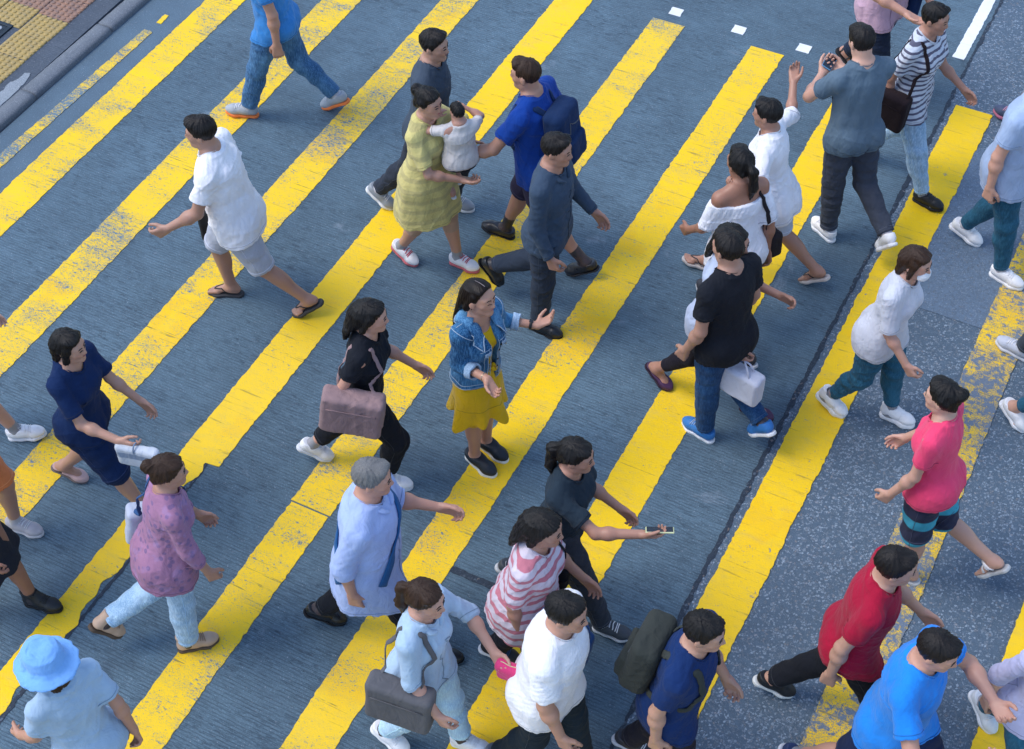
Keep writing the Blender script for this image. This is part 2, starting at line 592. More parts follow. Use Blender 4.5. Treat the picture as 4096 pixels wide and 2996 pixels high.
class Person:
    def __init__(p, label, st, toward, stance='f', lead='R', pose='contact', h=1.66, sex='f', lean=3, yaw=0, pitch=-6,
                 skin='light', hair=('short', (.012, .010, .010)), top=None, bottom=None, shoes=None, armL=None, armR=None,
                 group='pedestrians walking across the yellow stripes', girth=1.0, vox=TS, twist=None, seed=None, toeout=6, name='person', fixed=None, tilt=0, facing=None):
        p.s = h / 1.70; s = p.s
        p.hs = s * (.95 if getattr(p, 'paint', True) else 1.0)
        p.sex, p.girth, p.vox, p.skin = sex, girth, vox, SKINS[skin]
        p.seed = seed if seed is not None else abs(hash(label)) % 9999
        p.seed = sum(ord(c) * (i + 1) for i, c in enumerate(label)) % 9973 if seed is None else seed
        rg = random.Random(p.seed)
        po = POSES[pose]
        p.pose = pose
        # ---- legs
        hipw = (.085 if sex == 'f' else .09) * s * (1 if getattr(p, 'paint', True) else .80)
        p.leg = {}
        def mk(side, a, k, fp):
            ab = R(2.0)
            hip = np.array([side * hipw, 0, 0])
            a, k = R(a), R(k)
            d1 = np.array([side * math.sin(ab) * .3, math.sin(a), -math.cos(a)])
            d2 = np.array([-side * math.sin(ab) * .2, math.sin(a - k), -math.cos(a - k)])
            knee = hip + d1 * .43 * s; ank = knee + d2 * .405 * s
            Rf = RZ(-side * R(toeout)) @ RX(R(fp))
            sole = ank + Rf @ np.array([0, 0, -.078 * s])
            low = min((sole + Rf @ np.array([0, y * s, 0]))[2] for y in (-.065, .125, .165))
            return dict(hip=hip, knee=knee, ank=ank, Rf=Rf, sole=sole, low=low, side=side)
        sides = {'f': 1 if lead == 'R' else -1}; sides['r'] = -sides['f']
        L = {w: mk(sides[w], *po[w]) for w in 'fr'}
        main, oth = ('f', 'r') if stance == 'f' else ('r', 'f')
        if po['both']:
            lo_, hi_ = 0.0, 60.0
            for _ in range(18):      # bend the longer leg until both feet touch the ground
                m = (lo_ + hi_) / 2
                dflt = L['f']['low'] < L['r']['low']
                w = 'f' if dflt else 'r'
                if _ == 0: w0 = w; tgt = L['r' if w == 'f' else 'f']['low']; base = po[w]
                t = mk(sides[w0], base[0] + m * .45, base[1] + m, base[2])
                if t['low'] < tgt: lo_ = m
                else: hi_ = m
            L[w0] = t
        low = min(L['f']['low'], L['r']['low']) if po['both'] else L[main]['low']
        pel = np.array([0, 0, -low])
        ref = (L[main]['sole'] + L[main]['Rf'] @ np.array([0, .05 * s, 0]))[:2]
        for w in 'fr':
            for k in ('hip', 'knee', 'ank', 'sole'): L[w][k] = L[w][k] + pel - np.array([ref[0], ref[1], 0])
        p.P0 = pel - np.array([ref[0], ref[1], 0])
        p.leg = {sides[w]: L[w] for w in 'fr'}
        fa = po['f'][0] * sides['f']           # >0: right leg in front
        tw = R(twist) if twist is not None else R(-fa * .25)
        p.Rc = RZ(tw * 1.0) @ RX(-R(lean))
        p.neck = p.P0 + p.Rc @ np.array([0, -.012, .535]) * s
        p.Rh = RZ(R(yaw)) @ RX(R(pitch)) @ RY(R(tilt))
        p.hc = p.neck + p.Rc @ np.array([0, .004, .035]) * s + p.Rh @ np.array([0, .022, .115]) * p.hs
        # ---- arms
        sw = (.152 if sex == 'f' else .178) * s * (1 + (girth - 1) * .4)
        p.arm = {}
        for side, spec in ((-1, armL), (1, armR)):
            S = p.P0 + p.Rc @ np.array([side * sw, -.012 * s, .461 * s])
            la = po['f'][0] if sides['f'] == side else po['r'][0]
            if spec is None:
                spec = ('sw', -la * .85 + rg.uniform(-6, 6), rg.uniform(5, 10), 10 + rg.uniform(0, 22) + max(0, -la) * .5)
            if spec[0] == 'sw':
                ua, ab, e = map(R, spec[1:4])
                d1 = np.array([side * math.sin(ab), math.sin(ua) * math.cos(ab), -math.cos(ua) * math.cos(ab)])
                d2 = np.array([side * math.sin(ab) * .3, math.sin(ua + e), -math.cos(ua + e)])
                Eb = S + d1 * .285 * s; W = Eb + nz(d2) * .245 * s
                n = np.array([-side, .15, 0.])
                curl = 30 + rg.uniform(0, 18)
            else:
                T = p.P0 + np.array(spec[1]) * s; pole = np.array(spec[2], float)
                v = T - S; d = min(np.linalg.norm(v), .523 * s); v = nz(v)
                l1, l2 = .285 * s, .245 * s
                x = (l1 * l1 - l2 * l2 + d * d) / (2 * d); y = math.sqrt(max(l1 * l1 - x * x, 1e-6))
                pole = nz(pole - v * (pole @ v))
                Eb = S + v * x + pole * y; W = S + v * d
                n = np.array(spec[3] if len(spec) > 3 else (-side, 0, 0.2), float)
                curl = spec[4] if len(spec) > 4 else 35
            f = nz(W - Eb)
            fdir = f
            if spec[0] == 'ik' and len(spec) > 5: fdir = nz(np.array(spec[5], float))
            n = nz(n - fdir * (n @ fdir))
            p.arm[side] = dict(S=S, E=Eb, W=W, f=fdir, n=n, curl=curl)
        # ---- placement
        if fixed is not None:
            loc, face = fixed
        else:
            g = at(*st); t2 = at(*toward)
            loc, face = g, math.atan2(t2[1] - g[1], t2[0] - g[0])
        if facing is not None: face = R(facing)
        p.root = bpy.data.objects.new(name, None)
        COL.objects.link(p.root)
        p.root.location = (loc[0], loc[1], loc[2])
        p.root.rotation_euler = (0, 0, face - math.pi / 2)
        p.root.empty_display_size = .3
        tag(p.root, label, 'person', group)
        p.shoekind = (shoes or ('sneaker',))[0]
        p.bare = p.shoekind in ('sandal', 'flipflop', 'flat')
        p.make_body()
        if getattr(p, 'paint', True): p.face_parts()
        if hair: p.make_hair(*hair)
        if bottom: p.make_bottom(*bottom)
        if top: p.make_top(*top)
        if shoes: p.make_shoes(*shoes)

    # -------- anatomy
    def torso_st(p, off=0.0, z0=-.09, z1=.56):
        if p.sex == 'f':
            st = [(-.10, 0, -.012, .150, .112), (-.03, 0, -.014, .165, .12), (.05, 0, -.008, .152, .108), (.14, 0, 0, .122, .09), (.22, 0, .002, .124, .092),
                  (.30, 0, .0, .136, .102), (.38, 0, -.008, .142, .1), (.44, 0, -.014, .138, .085), (.49, 0, -.018, .098, .066), (.53, 0, -.018, .058, .055), (.56, 0, -.012, .05, .052)]
        else:
            st = [(-.10, 0, -.01, .150, .115), (-.03, 0, -.012, .160, .12), (.05, 0, -.004, .152, .112), (.14, 0, 0, .142, .104), (.22, 0, 0, .148, .108),
                  (.30, 0, .0, .160, .118), (.38, 0, -.006, .168, .115), (.44, 0, -.014, .160, .1), (.49, 0, -.018, .115, .076), (.53, 0, -.018, .066, .062), (.56, 0, -.012, .056, .057)]
        g = p.girth; s = p.s
        return [(z * s, cx * s, cy * s, (rx * (g if z < .45 else 1) + off) * s, (ry * (1 + (g - 1) * 1.25 if z < .45 else 1) + off) * s) for z, cx, cy, rx, ry in st if z0 <= z <= z1]

    def C(p, x, y, z): return p.P0 + p.Rc @ (np.array([x, y, z]) * p.s)
    def H(p, x, y, z): return p.hc + p.Rh @ (np.array([x, y, z]) * p.hs)

    def leg_prims(p, add=0.0, hem=None, knee=None, fat=1.0):
        """thigh, knee and calf of both legs, widened by add; hem/knee: radii of a trouser leg"""
        s = p.s; out = []
        g = (1 + (p.girth - 1) * .6)
        for sd, L in p.leg.items():
            r0, r1, r2 = (.083 * g + add) * s, ((knee or .053) + add) * s, ((hem or .036) + (add if hem is None else 0)) * s
            out.append((sd, 'thigh', cone(L['hip'] + np.array([0, 0, -.02 * s]), L['knee'], r0, r1)))
            out.append((sd, 'shin', cone(L['knee'], L['ank'], r1, r2)))
            back = -nz(np.cross(np.array([1., 0, 0]), L['ank'] - L['knee']))
            if back[1] > 0: back = -back
            x = np.array([1., 0, 0])
            if True:
                c = L['knee'] + (L['ank'] - L['knee']) * .3 + back * .018 * s
                ax = nz(L['ank'] - L['knee']); x = np.array([1., 0, 0]); y = np.cross(ax, x)
                out.append((sd, 'calf', ell(c, np.array([.046 + add, .048 + add, .115 + add * .5]) * s, np.stack([x, nz(y), ax], 1))))
            c = L['hip'] + (L['knee'] - L['hip']) * .45 + np.array([0, .012 * s, 0])
            ax = nz(L['knee'] - L['hip']); y = nz(np.cross(ax, x))
            out.append((sd, 'quad', ell(c, np.array([.068 * g + add, .072 * g + add, .17 + add]) * s, np.stack([x, y, ax], 1))))
        return out

    def hand_prims(p, side):
        a_ = p.arm[side]; s = p.s * (.95 if p.sex == 'f' else 1.03)
        W, f, n = a_['W'], a_['f'], a_['n']
        a = np.cross(f, n) * (1 if side > 0 else -1)
        out = []
        offs = (.029, .010, -.010, -.028); lens = (.072, .080, .073, .058)
        for i in range(4):
            k = W + (f * (.088 - abs(i - 1.2) * .004) + a * offs[i]) * s
            out.append((cone(W + (f * .008 + a * offs[i] * .55) * s, k, .0165 * s, .0118 * s), .012))
            d = f.copy(); q = k
            c0 = a_['curl'] * (1 + .22 * (i - 1))
            for j, (fr, cc) in enumerate(((.44, .75), (.31, 1.0), (.25, .8))):
                ang = R(c0 * cc)
                ax = np.cross(d, n); ax = nz(np.cross(f, n))
                d = nz(d * math.cos(ang) + np.cross(ax, d) * math.sin(ang))
                q2 = q + (d + a * offs[i] * (1.2 if j == 0 else 0)) * lens[i] * fr * s
                out.append((cone(q, q2, (.0102 - j * .0011) * s, (.0093 - j * .0012) * s), .003))
                q = q2
        b = W + (f * .022 + a * .022 + n * .006) * s
        m = b + (f * .62 + a * .62 + n * .38) * .042 * s
        e = m + nz(f * .85 + a * .25 + n * .35) * .032 * s
        e2 = e + nz(f * .9 + a * .0 + n * .42) * .026 * s
        out += [(cone(b, m, .0165 * s, .0125 * s), .012), (cone(m, e, .0118 * s, .0103 * s), .003), (cone(e, e2, .0102 * s, .0082 * s), .003)]
        return out

    def head_prims(p):
        s = p.hs; Rh = p.Rh; H = p.H
        fe = p.sex == 'f'
        o = [(ell(H(0, -.014, .026), np.array([.0735, .092, .086]) * s, Rh), 0),
             (ell(H(0, .018, -.022), np.array([.062, .067, .085]) * s, Rh), .03),
             (cone(H(-.035, .012, -.072), H(-.008, .06, -.092), .021 * s, .017 * s), .03),
             (cone(H(.035, .012, -.072), H(.008, .06, -.092), .021 * s, .017 * s), .03),
             (ell(H(0, .066, -.092), np.array([.019, .017, .016]) * s, Rh), .02),
             (cone(H(-.036, .064, .026), H(.036, .064, .026), .0135 * s, .0135 * s), .02),
             (cone(H(-.040, .050, -.020), H(-.022, .066, -.038), .019 * s, .016 * s), .02),
             (cone(H(.040, .050, -.020), H(.022, .066, -.038), .019 * s, .016 * s), .02),
             (cone(H(0, .080, .012), H(0, .100, -.026), .0075 * s, .0095 * s), .012),
             (cone(H(-.010, .090, -.030), H(.010, .090, -.030), .0085 * s, .0085 * s), .008),
             (ell(H(0, .079, -.0535), np.array([.021, .011, .0065]) * s, Rh), .008),
             (ell(H(0, .078, -.064), np.array([.018, .011, .0065]) * s, Rh), .008)]
        for sd in (-1, 1):
            o.append((ell(H(sd * .0315, .072, .004), np.array([.016, .011, .0095]) * s, Rh), .008))
            eo = 0 if getattr(p, 'paint', True) else .008
            o.append((ell(H(sd * (.0755 + eo), -.010 + eo, -.008), np.array([.010, .019, .031]) * s, p.Rh @ RZ(sd * .35)), .008))
        return o

    def make_body(p):
        s = p.s; B = Field()
        B.add(loft(p.torso_st(), p.P0, p.Rc), .0)
        if p.sex == 'f':
            for sd in (-1, 1): B.add(ell(p.C(sd * .062, .072, .335), np.array([.052, .05, .055]) * s), .04)
        for sd in (-1, 1):
            B.add(ell(p.C(sd * .065, -.065, -.02), np.array([.078, .07, .085]) * s * p.girth), .05)
            A = p.arm[sd]
            B.add(cone(p.C(sd * .04, -.022, .525), A['S'] + np.array([0, 0, -.002]), .045 * s, .048 * s), .05)
            ra = (.0425 if p.sex == 'm' else .0365) * s * (1 + (p.girth - 1) * .5)
            B.add(cone(A['S'], A['E'], ra * 1.12, ra * .86), .04)
            B.add(cone(A['E'], A['W'], ra * .90, .0255 * s), .02)
            B.add(ell(A['E'] + (A['W'] - A['E']) * .28, np.array([ra * .98] * 3)), .03)
            for pr, k in p.hand_prims(sd): B.add(pr, k)
        for sd, w, pr in p.leg_prims(): B.add(pr, .05 if w == 'thigh' else .03)
        for sd, L in p.leg.items():
            Fp = lambda x, y, z: L['sole'] + L['Rf'] @ (np.array([x, y, z]) * s)
            z = .012 if p.bare else .014
            if p.shoekind == 'flipflop' or p.shoekind == 'sandal': z = .022
            B.add(cone(L['ank'], Fp(0, -.03, .035 + z), .037 * s, .030 * s), .02)
            B.add(cone(Fp(0, .0, .055 + z), Fp(.004 * -sd, .105, .018 + z), .034 * s, .021 * s), .03)
            B.add(cone(Fp(-.018, .10, .014 + z), Fp(.022, .10, .014 + z), .019 * s, .019 * s), .02)
            if p.bare and p.shoekind != 'flat':
                for i, (x, y0, ln, r) in enumerate(((-.027, .125, .042, .0125), (-.008, .128, .036, .0095), (.008, .124, .032, .009), (.022, .117, .028, .0085), (.035, .107, .024, .0085))):
                    x *= sd
                    B.add(cone(Fp(x * .9, y0 - .02, .013 + z), Fp(x, y0 + ln - .005, .009 + z), r * s * 1.05, r * s), .006)
            else:
                B.add(cone(Fp(0, .10, .014 + z), Fp(0, .15, .012 + z), .026 * s, .016 * s), .02)
        B.add(cone(p.neck - p.Rc @ np.array([0, 0, .03]) * s, p.H(0, -.022, -.05), (.054 if p.sex == 'f' else .06) * s, (.049 if p.sex == 'f' else .056) * s), .03)
        for pr, k in p.head_prims(): B.add(pr, k)
        p.field = B
        sk = np.array(p.skin) * np.array([1 + .10 * math.sin(p.seed), 1 + .12 * math.sin(p.seed) + .04 * math.cos(p.seed * 3), 1 + .12 * math.sin(p.seed) + .06 * math.cos(p.seed * 3)])
        def col(V):
            c = np.tile(sk, (len(V), 1))
            q = ((V - p.hc) @ p.Rh) / p.hs
            x, y, z = np.abs(q[:, 0]), q[:, 1], q[:, 2]
            near = (np.linalg.norm(q, axis=1) < .16) & (y > .03)
            def put(m, cc, f=1.0):
                w = (np.clip(m, 0, 1) * near * f)[:, None]
                c[:] = c * (1 - w) + np.array(cc) * w
            put(1.2 - np.hypot((x - .040) / .022, (z + .028) / .020), sk * np.array([1.06, .82, .8]), .5)
            if p.shoekind in ('leather', 'sneaker', 'platform', 'boot') and getattr(p, 'paint', True):
                sc_ = (.02, .022, .03) if p.shoekind in ('leather', 'boot') else [(.5, .5, .54), (.03, .03, .04), (.25, .27, .3)][p.seed % 3]
                for L in p.leg.values():
                    ax = nz(L['knee'] - L['ank'])
                    m_ = ((V - L['ank']) @ ax < (.13 if p.shoekind == 'leather' else .075) * s) & (np.linalg.norm(V - L['ank'], axis=1) < .2 * s)
                    c[m_] = sc_
            k = np.linalg.norm(q, axis=1) < .2
            crown = k & (z > .075 - .9 * np.maximum(.02 - y, 0)) & (z > -.03)
            return c
        emit(B, p.vox, 'body', skin_mat(), p.root, col)

    def face_parts(p):
        """brows, eyes and lips laid on the face"""
        s = p.hs; F_ = p.field
        on = lambda pts, n, off=.0006: F_.project(curve([p.H(*q) for q in pts], n).astype(f32), off, 4)
        br = plastic('brow_hair', (.022, .015, .013), .8)
        for sd in (-1, 1):
            m = MB(); m.tube(list(on([(sd * .014, .11, .026), (sd * .026, .11, .031), (sd * .038, .10, .0315), (sd * .048, .09, .026)], 9)), [.0022, .003, .0033, .0033, .0032, .003, .0026, .002, .0012], 5)
            m.build('eyebrow', br, p.root, True)
            q = on([(sd * .019, .11, .0035), (sd * .0315, .11, .006), (sd * .044, .10, .004)], 7, .0)
            m = MB(); m.tube(list(q), [.0012, .003, .0042, .0045, .004, .0028, .0012], 6)
            m.build('eye', plastic('eye_dark', (.035, .028, .026), .25), p.root, True)
        m = MB()
        for z, r_ in ((-.0550, .0030), (-.0625, .0038)):
            m.tube(list(on([(-.021, .11, -.0585), (-.011, .12, z), (0, .12, z), (.011, .12, z), (.021, .11, -.0585)], 9, -.0004)), [.0006 + r_ * math.sin(math.pi * i / 8) ** .7 for i in range(9)], 6)
        m.build('lips', plastic('lips_' + p.sex, (.38, .14, .13) if p.sex == 'f' else (.28, .12, .10), .45), p.root, True)

    def ring(p, field, c, ax, rad, r, name, mat, parent, off=.0005):
        """seam that runs round a limb or a hem"""
        ax = nz(ax); e1 = nz(np.cross(ax, [.31, .2, .93])); e2 = np.cross(ax, e1)
        n = 40
        ry = rad if hasattr(rad, '__len__') else (rad, rad)
        q = np.array([c + e1 * math.cos(a) * ry[0] + e2 * math.sin(a) * ry[0] for a in np.linspace(0, 2 * math.pi, n + 1)[:-1]], f32)
        dd = field.disp
        for _ in range(5):       # pull in towards the cloth, staying in the plane of the ring
            d, g = field.grad(q)
            g = g - np.outer(g @ ax, ax).astype(f32)
            q = q - (g * (d - off)[:, None] * .85).astype(f32)
        d = field.eval(q)
        if np.abs(d - off).max() > .02: return None
        m = MB(); m.tube(list(q), r, 5, closed=True)
        return m.build(name, mat, parent, True)

    def hairline(p):
        """keep-side plane through forehead and ears"""
        return p.H(0, .070, .070), p.Rh @ np.array([0, .82, -.57])

    def make_hair(p, kind, color=(.012, .010, .010), ln=.30):
        s = p.hs; Hf = Field(); H = p.H
        hp, hn = p.hairline()
        cap = ell(H(0, -.018, .030), np.array([.083, .100, .093]) * s, p.Rh)
        if kind in ('short', 'crop'):
            if kind == 'crop': cap = ell(H(0, -.017, .029), np.array([.079, .096, .090]) * s, p.Rh)
            Hf.add(cap)
            Hf.add(ell(H(0, .045, .085), np.array([.055, .04, .03]) * s, p.Rh), .03)
            Hf.clip(plane(hp, hn), .02)
            Hf.clip(plane(H(0, 0, -.068), p.Rh @ np.array([0, -.25, -1])), .012)
        else:
            Hf.add(cap)
            Hf.add(ell(H(.018, .035, .088), np.array([.055, .05, .026]) * s, p.Rh), .03)
            Hf.clip(plane(hp, hn), .015)
            if kind == 'long':
                n0 = H(0, -.065, .02)
                zt = np.linspace(0, 1, 6)
                M = np.stack([p.Rc[:, 0] * .5 + p.Rh[:, 0] * .5, p.Rc[:, 1] * .5 + p.Rh[:, 1] * .5, np.array([0, 0, 1.])], 1)
                M = np.linalg.qr(M)[0]; M *= np.sign(np.diag(M))
                st = [(-ln, 0, -.085, .052, .018), (-ln * .8, 0, -.082, .072, .026), (-ln * .55, 0, -.07, .082, .034), (-.10, 0, -.045, .082, .048), (-.04, 0, -.018, .082, .07), (.02, 0, .0, .078, .075), (.05, 0, .01, .06, .06)]
                fold = lambda th, z: (.018 * np.sin(th * 17 + z * 9) + .012 * np.sin(th * 29 - z * 14)).astype(f32)
                Hf.add(loft([(z * s, a * s, b * s, c * s, d * s) for z, a, b, c, d in st], n0, M, fold), .03)
                for sd in (-1, 1):
                    Hf.add(cone(H(sd * .074, .0, .04), H(sd * .079, -.045, -.06), .018 * s, .024 * s), .02)
            elif kind == 'bob':
                for sd in (-1, 1):
                    Hf.add(cone(H(sd * .070, .008, .03), H(sd * .072, .0, -.085), .022 * s, .020 * s), .03)
                    Hf.add(cone(H(sd * .045, -.075, .02), H(sd * .042, -.078, -.10), .036 * s, .028 * s), .03)
                Hf.add(cone(H(0, -.085, .0), H(0, -.085, -.10), .035 * s, .028 * s), .03)
            elif kind in ('tail', 'bun'):
                for sd in (-1, 1): Hf.add(cone(H(sd * .066, -.02, .03), H(sd * .03, -.08, -.03), .024 * s, .03 * s), .02)
                if kind == 'bun':
                    Hf.add(ell(H(0, -.112, .065), np.array([.044, .04, .042]) * s, p.Rh), .015)
                else:
                    a = H(0, -.105, .045); b = H(.005, -.145, .0)
                    c = b + np.array([.01, -.01, -.13]) * s; d = c + np.array([0, .02, -.12]) * s
                    Hf.add(cone(a, b, .022 * s, .032 * s), .01).add(cone(b, c, .032 * s, .030 * s), .02).add(cone(c, d, .030 * s, .010 * s), .02)
        rr = np.random.RandomState(p.seed)
        tx = rr.rand(6) * 6
        Wd = (rr.randn(4, 3) * 55).astype(f32)
        def disp(P):
            q = ((P - p.hc) @ p.Rh).astype(f32) / s
            th = np.arctan2(q[:, 0] - .012, q[:, 1] + .045)
            ro = np.hypot(q[:, 0], q[:, 1])
            o = .0024 * np.sin(th * 11 + ro * 60 + q[:, 2] * 25 + tx[0]) * np.sin(q[:, 2] * 45 + tx[1] + th * 3) + .0020 * np.abs(np.sin(th * 17 + q[:, 2] * 22 + tx[2])) + .0014 * np.sin(th * 37 - q[:, 2] * 25 + tx[3])
            for w, x in zip(Wd, tx): o = o + .0009 * np.sin(q @ w + x)
            return (o - .001).astype(f32)
        Hf.disp = disp
        emit(Hf, min(p.vox, .0058), 'hair', hair_mat(color), p.root)

    # -------- clothes
    def make_top(p, kind, mat, name=None, length=-.09, loose=.018, sleeve=None, neck=.066, flare=0.0, off=None, wr=.0068, strapless=False, vneck=0.0):
        """kind: tee / shirt / blouse / dress"""
        s = p.s; G = Field()
        loose *= .72
        st0 = p.torso_st(loose, -.10, .53)
        zs = [t[0] for t in st0]
        hem = length * s
        st = []
        for z, cx, cy, rx, ry in st0:
            if z < .26 * s:      # cloth hangs from the chest instead of following the waist
                rr = np.interp(.30 * s, zs, [t[3] for t in st0]); rq = np.interp(.30 * s, zs, [t[4] for t in st0])
                w = min(1, max(0, (.26 * s - z) / (.1 * s))) * min(1, loose / .022)
                rx = max(rx, rx * (1 - w) + max(rr, rx) * w) + flare * max(0, .26 * s - z)
                ry = max(ry, ry * (1 - w) + max(rq, ry) * w) + flare * max(0, .26 * s - z)
            st.append((z, cx, cy, rx, ry))
        z, cx, cy, rx, ry = st[0]
        if hem < z:
            st.insert(0, (hem - .02, cx, cy, rx + flare * (z - hem), ry + flare * (z - hem)))
        ph = p.seed * .7
        amp = .03 + flare * .16
        fold = lambda th, z: (amp * np.clip((.30 * s - z) / (.35 * s), 0, 1) * (np.sin(th * 5 + ph) * .6 + np.sin(th * 9 + ph * 2 + z * 4) * .4)).astype(f32)
        G.add(loft(st, p.P0, p.Rc, fold), 0)
        if p.sex == 'f':
            for sd in (-1, 1): G.add(ell(p.C(sd * .062, .070, .335), np.array([.054, .05, .056]) * s + loose * .7 * s), .05)
        if length < .02:
            for sd in (-1, 1): G.add(ell(p.C(sd * .065, -.065, -.02), (np.array([.078, .07, .085]) * p.girth + .018 + loose * .45) * s), .05)
        if flare > .25 or hem < -.06 * s:
            for sd, w, pr in p.leg_prims(max(loose * .9, .026), knee=.058, hem=.05):
                if w in ('thigh', 'quad'): G.add(pr, .07)
        sl = sleeve if sleeve is not None else {'tee': .60, 'shirt': 1.97, 'blouse': 1.4, 'dress': .42}[kind]
        for sd in (-1, 1):
            A = p.arm[sd]
            ra = (.0465 if p.sex == 'm' else .0405) * s * (1 + (p.girth - 1) * .5) + loose * .8 * s
            rs = ra
            if not strapless:
                rs = max(ra - max(0, loose - .014) * .7 * s, (.0585 if p.sex == 'm' else .0515) * s)
                G.add(cone(p.C(sd * .040, -.022, .524), A['S'], .055 * s, rs), .045)
            if sl <= .02: continue
            d1 = A['E'] - A['S']; d2 = A['W'] - A['E']
            if sl < 1:
                e = A['S'] + d1 * sl
                G.add(cut(cone(A['S'], A['S'] + d1 * (sl + .15), rs if not strapless else ra, ra * 1.10), e, d1), .035)
            else:
                G.add(cone(A['S'], A['E'], rs if not strapless else ra, ra * .92), .035)
                e = A['E'] + d2 * min(sl - 1, .97)
                G.add(cut(cone(A['E'], A['E'] + d2 * (sl - 1 + .1), ra * .9, max(.034 * s, ra * (1 - .42 * (sl - 1)))), e, d2), .02)
        up = p.Rc[:, 2]
        G.clip(plane(p.P0 + up * hem, -up), .004)
        if strapless: G.clip(plane(p.C(0, 0, .425), up), .01)
        nb = p.neck + p.Rc @ np.array([0, .012, -.028]) * s
        G.sub(cone(nb, p.neck + p.Rc @ np.array([0, .03, .10]) * s, neck * s, neck * 1.25 * s), .008)
        if vneck: G.sub(cone(p.C(0, .14, .50 - vneck), p.C(0, .06, .54), .012 * s, neck * .9 * s), .006)
        w_a, w_b = wrinkle(p.seed, wr, 15), wrinkle(p.seed + 91, wr * .42, 34)
        G.disp = lambda P: w_a(P) + w_b(P)
        p.topf = G
        o = emit(G, min(p.vox, .0065), name or {'tee': 't_shirt', 'shirt': 'shirt', 'blouse': 'blouse', 'dress': 'dress'}[kind], mat, p.root)
        cc = tuple(mat.get('tone', (.3, .3, .3)))
        sm = plastic('seam_thread', tuple(round(x * .62, 4) for x in cc), .85)
        if not strapless:
            upv = p.Rc[:, 2].astype(f32)
            q = np.array([p.neck + p.Rc @ np.array([(neck + .007) * math.cos(a), .010 + (neck + .007) * math.sin(a), .07]) * s for a in np.linspace(0, 2 * math.pi, 41)[:-1]], f32)
            for _ in range(40):
                q = q - upv * np.clip(G.eval(q) - .0015, -.01, .012)[:, None] * .8
            zr = (q - p.P0) @ upv
            zr = np.convolve(np.concatenate([zr[-3:], zr, zr[:3]]), np.ones(7) / 7, 'valid')
            q = q + upv * (zr - (q - p.P0) @ upv)[:, None]
            d_, g_ = G.grad(q.astype(f32))
            m = MB(); m.tube(list(q), .0095 * s, 7, ([g_[i_] for i_ in range(40)], .4), closed=True)
            m.build('neckband' if kind == 'tee' else 'collar_band', fabric(tuple(round(x * .85, 4) for x in cc)), o, True)
        for sd in (-1, 1):
            A = p.arm[sd]
            if sl <= .1: continue
            if sl < 1: cpt, ax_ = A['S'] + (A['E'] - A['S']) * (sl - .07), A['E'] - A['S']
            else: cpt, ax_ = A['E'] + (A['W'] - A['E']) * (min(sl - 1, .97) - .08), A['W'] - A['E']
            p.ring(G, cpt, ax_, .09 * s, .0022, 'sleeve_seam', sm, o)
        p.ring(G, p.P0 + up * (hem + .024 * s), up, .27 * s, .0022, 'hem_seam', sm, o)
        if kind == 'shirt':
            q = G.project(np.array([p.C(0, .24, z) for z in np.linspace(length + .04, .42, 22)], f32), .001, 5)
            m = MB(); m.tube(list(q), .0035, 5); m.build('placket', sm, o, True)
            for sd in (-1, 1):
                I_ = curve([p.C(sd * x, y, z) for x, y, z in ((0, -.075, .545), (.055, -.055, .54), (.075, .0, .52), (.06, .06, .485), (.02, .095, .45))], 12)
                m = MB(); m.tube(list(G.project(I_.astype(f32), .008, 3)), [.011, .013, .014, .015, .016, .017, .018, .018, .018, .017, .014, .006], 7, ([p.Rc[:, 2]] * 12, .55))
                m.build('collar', mat, o, True)
        return o

    def make_bottom(p, kind, mat, name=None, length=None, hemr=None, fit=.010, flare=.3, wr=.0075):
        """trousers / shorts (length: share of thigh 0-1, shin 1-2) / skirt (length in m below the hip joint)"""
        s = p.s; G = Field()
        if kind == 'skirt':
            L = length or .45
            base = p.torso_st(fit, -.05, .10)
            z, cx, cy, rx, ry = base[0]
            spread = max(abs(p.leg[1]['knee'][1] - p.P0[1]), abs(p.leg[-1]['knee'][1] - p.P0[1]))
            st = [(-L * s - .03, 0, cy + .01, rx + flare * L * s, max(ry + flare * L * s, spread * .75 + .07 * s))] + [((z0) * s, 0, cy, rx + flare * (-.05 - z0) * s, ry + flare * (-.05 - z0) * s) for z0 in (-.25, -.12)] + base
            ph = p.seed
            fold = lambda th, z: (.07 * np.clip(-z / (L * s), 0, 1) * (np.sin(th * 6 + ph) * .6 + np.sin(th * 11 + ph) * .4)).astype(f32)
            G.add(loft(st, p.P0, np.eye(3), fold))
            G.clip(plane(p.P0 + np.array([0, 0, -L * s]), (0, 0, -1)), .003)
        else:
            G.add(loft(p.torso_st(fit, -.10, .14), p.P0, p.Rc))
            for sd in (-1, 1): G.add(ell(p.C(sd * .065, -.065, -.02), (np.array([.078, .07, .085]) * p.girth + fit) * s), .05)
            if kind == 'leggings': prim = p.leg_prims(.006); ln = length or 1.86
            elif kind == 'trousers': prim = p.leg_prims(fit + .006, knee=.060, hem=(hemr or .058)); ln = length or 1.93
            else: prim = p.leg_prims(fit + .014, knee=.066, hem=.06); ln = length or .8
            for sd, w, pr in prim:
                L = p.leg[sd]
                d1 = L['knee'] - L['hip']; d2 = L['ank'] - L['knee']
                if ln <= 1:
                    if w == 'thigh' or w == 'quad': pr = cut(pr, L['hip'] + d1 * ln, d1)
                    else: continue
                else:
                    if w in ('shin', 'calf'): pr = cut(pr, L['knee'] + d2 * (ln - 1), d2)
                G.add(pr, .045 if w == 'thigh' else .022)
        if kind != 'leggings': G.disp = wrinkle(p.seed + 7, wr, 15, (1, 1, 1.2))
        p.botf = G
        o = emit(G, p.vox, name or {'trousers': 'trousers', 'leggings': 'leggings', 'shorts': 'shorts', 'skirt': 'skirt'}[kind], mat, p.root)
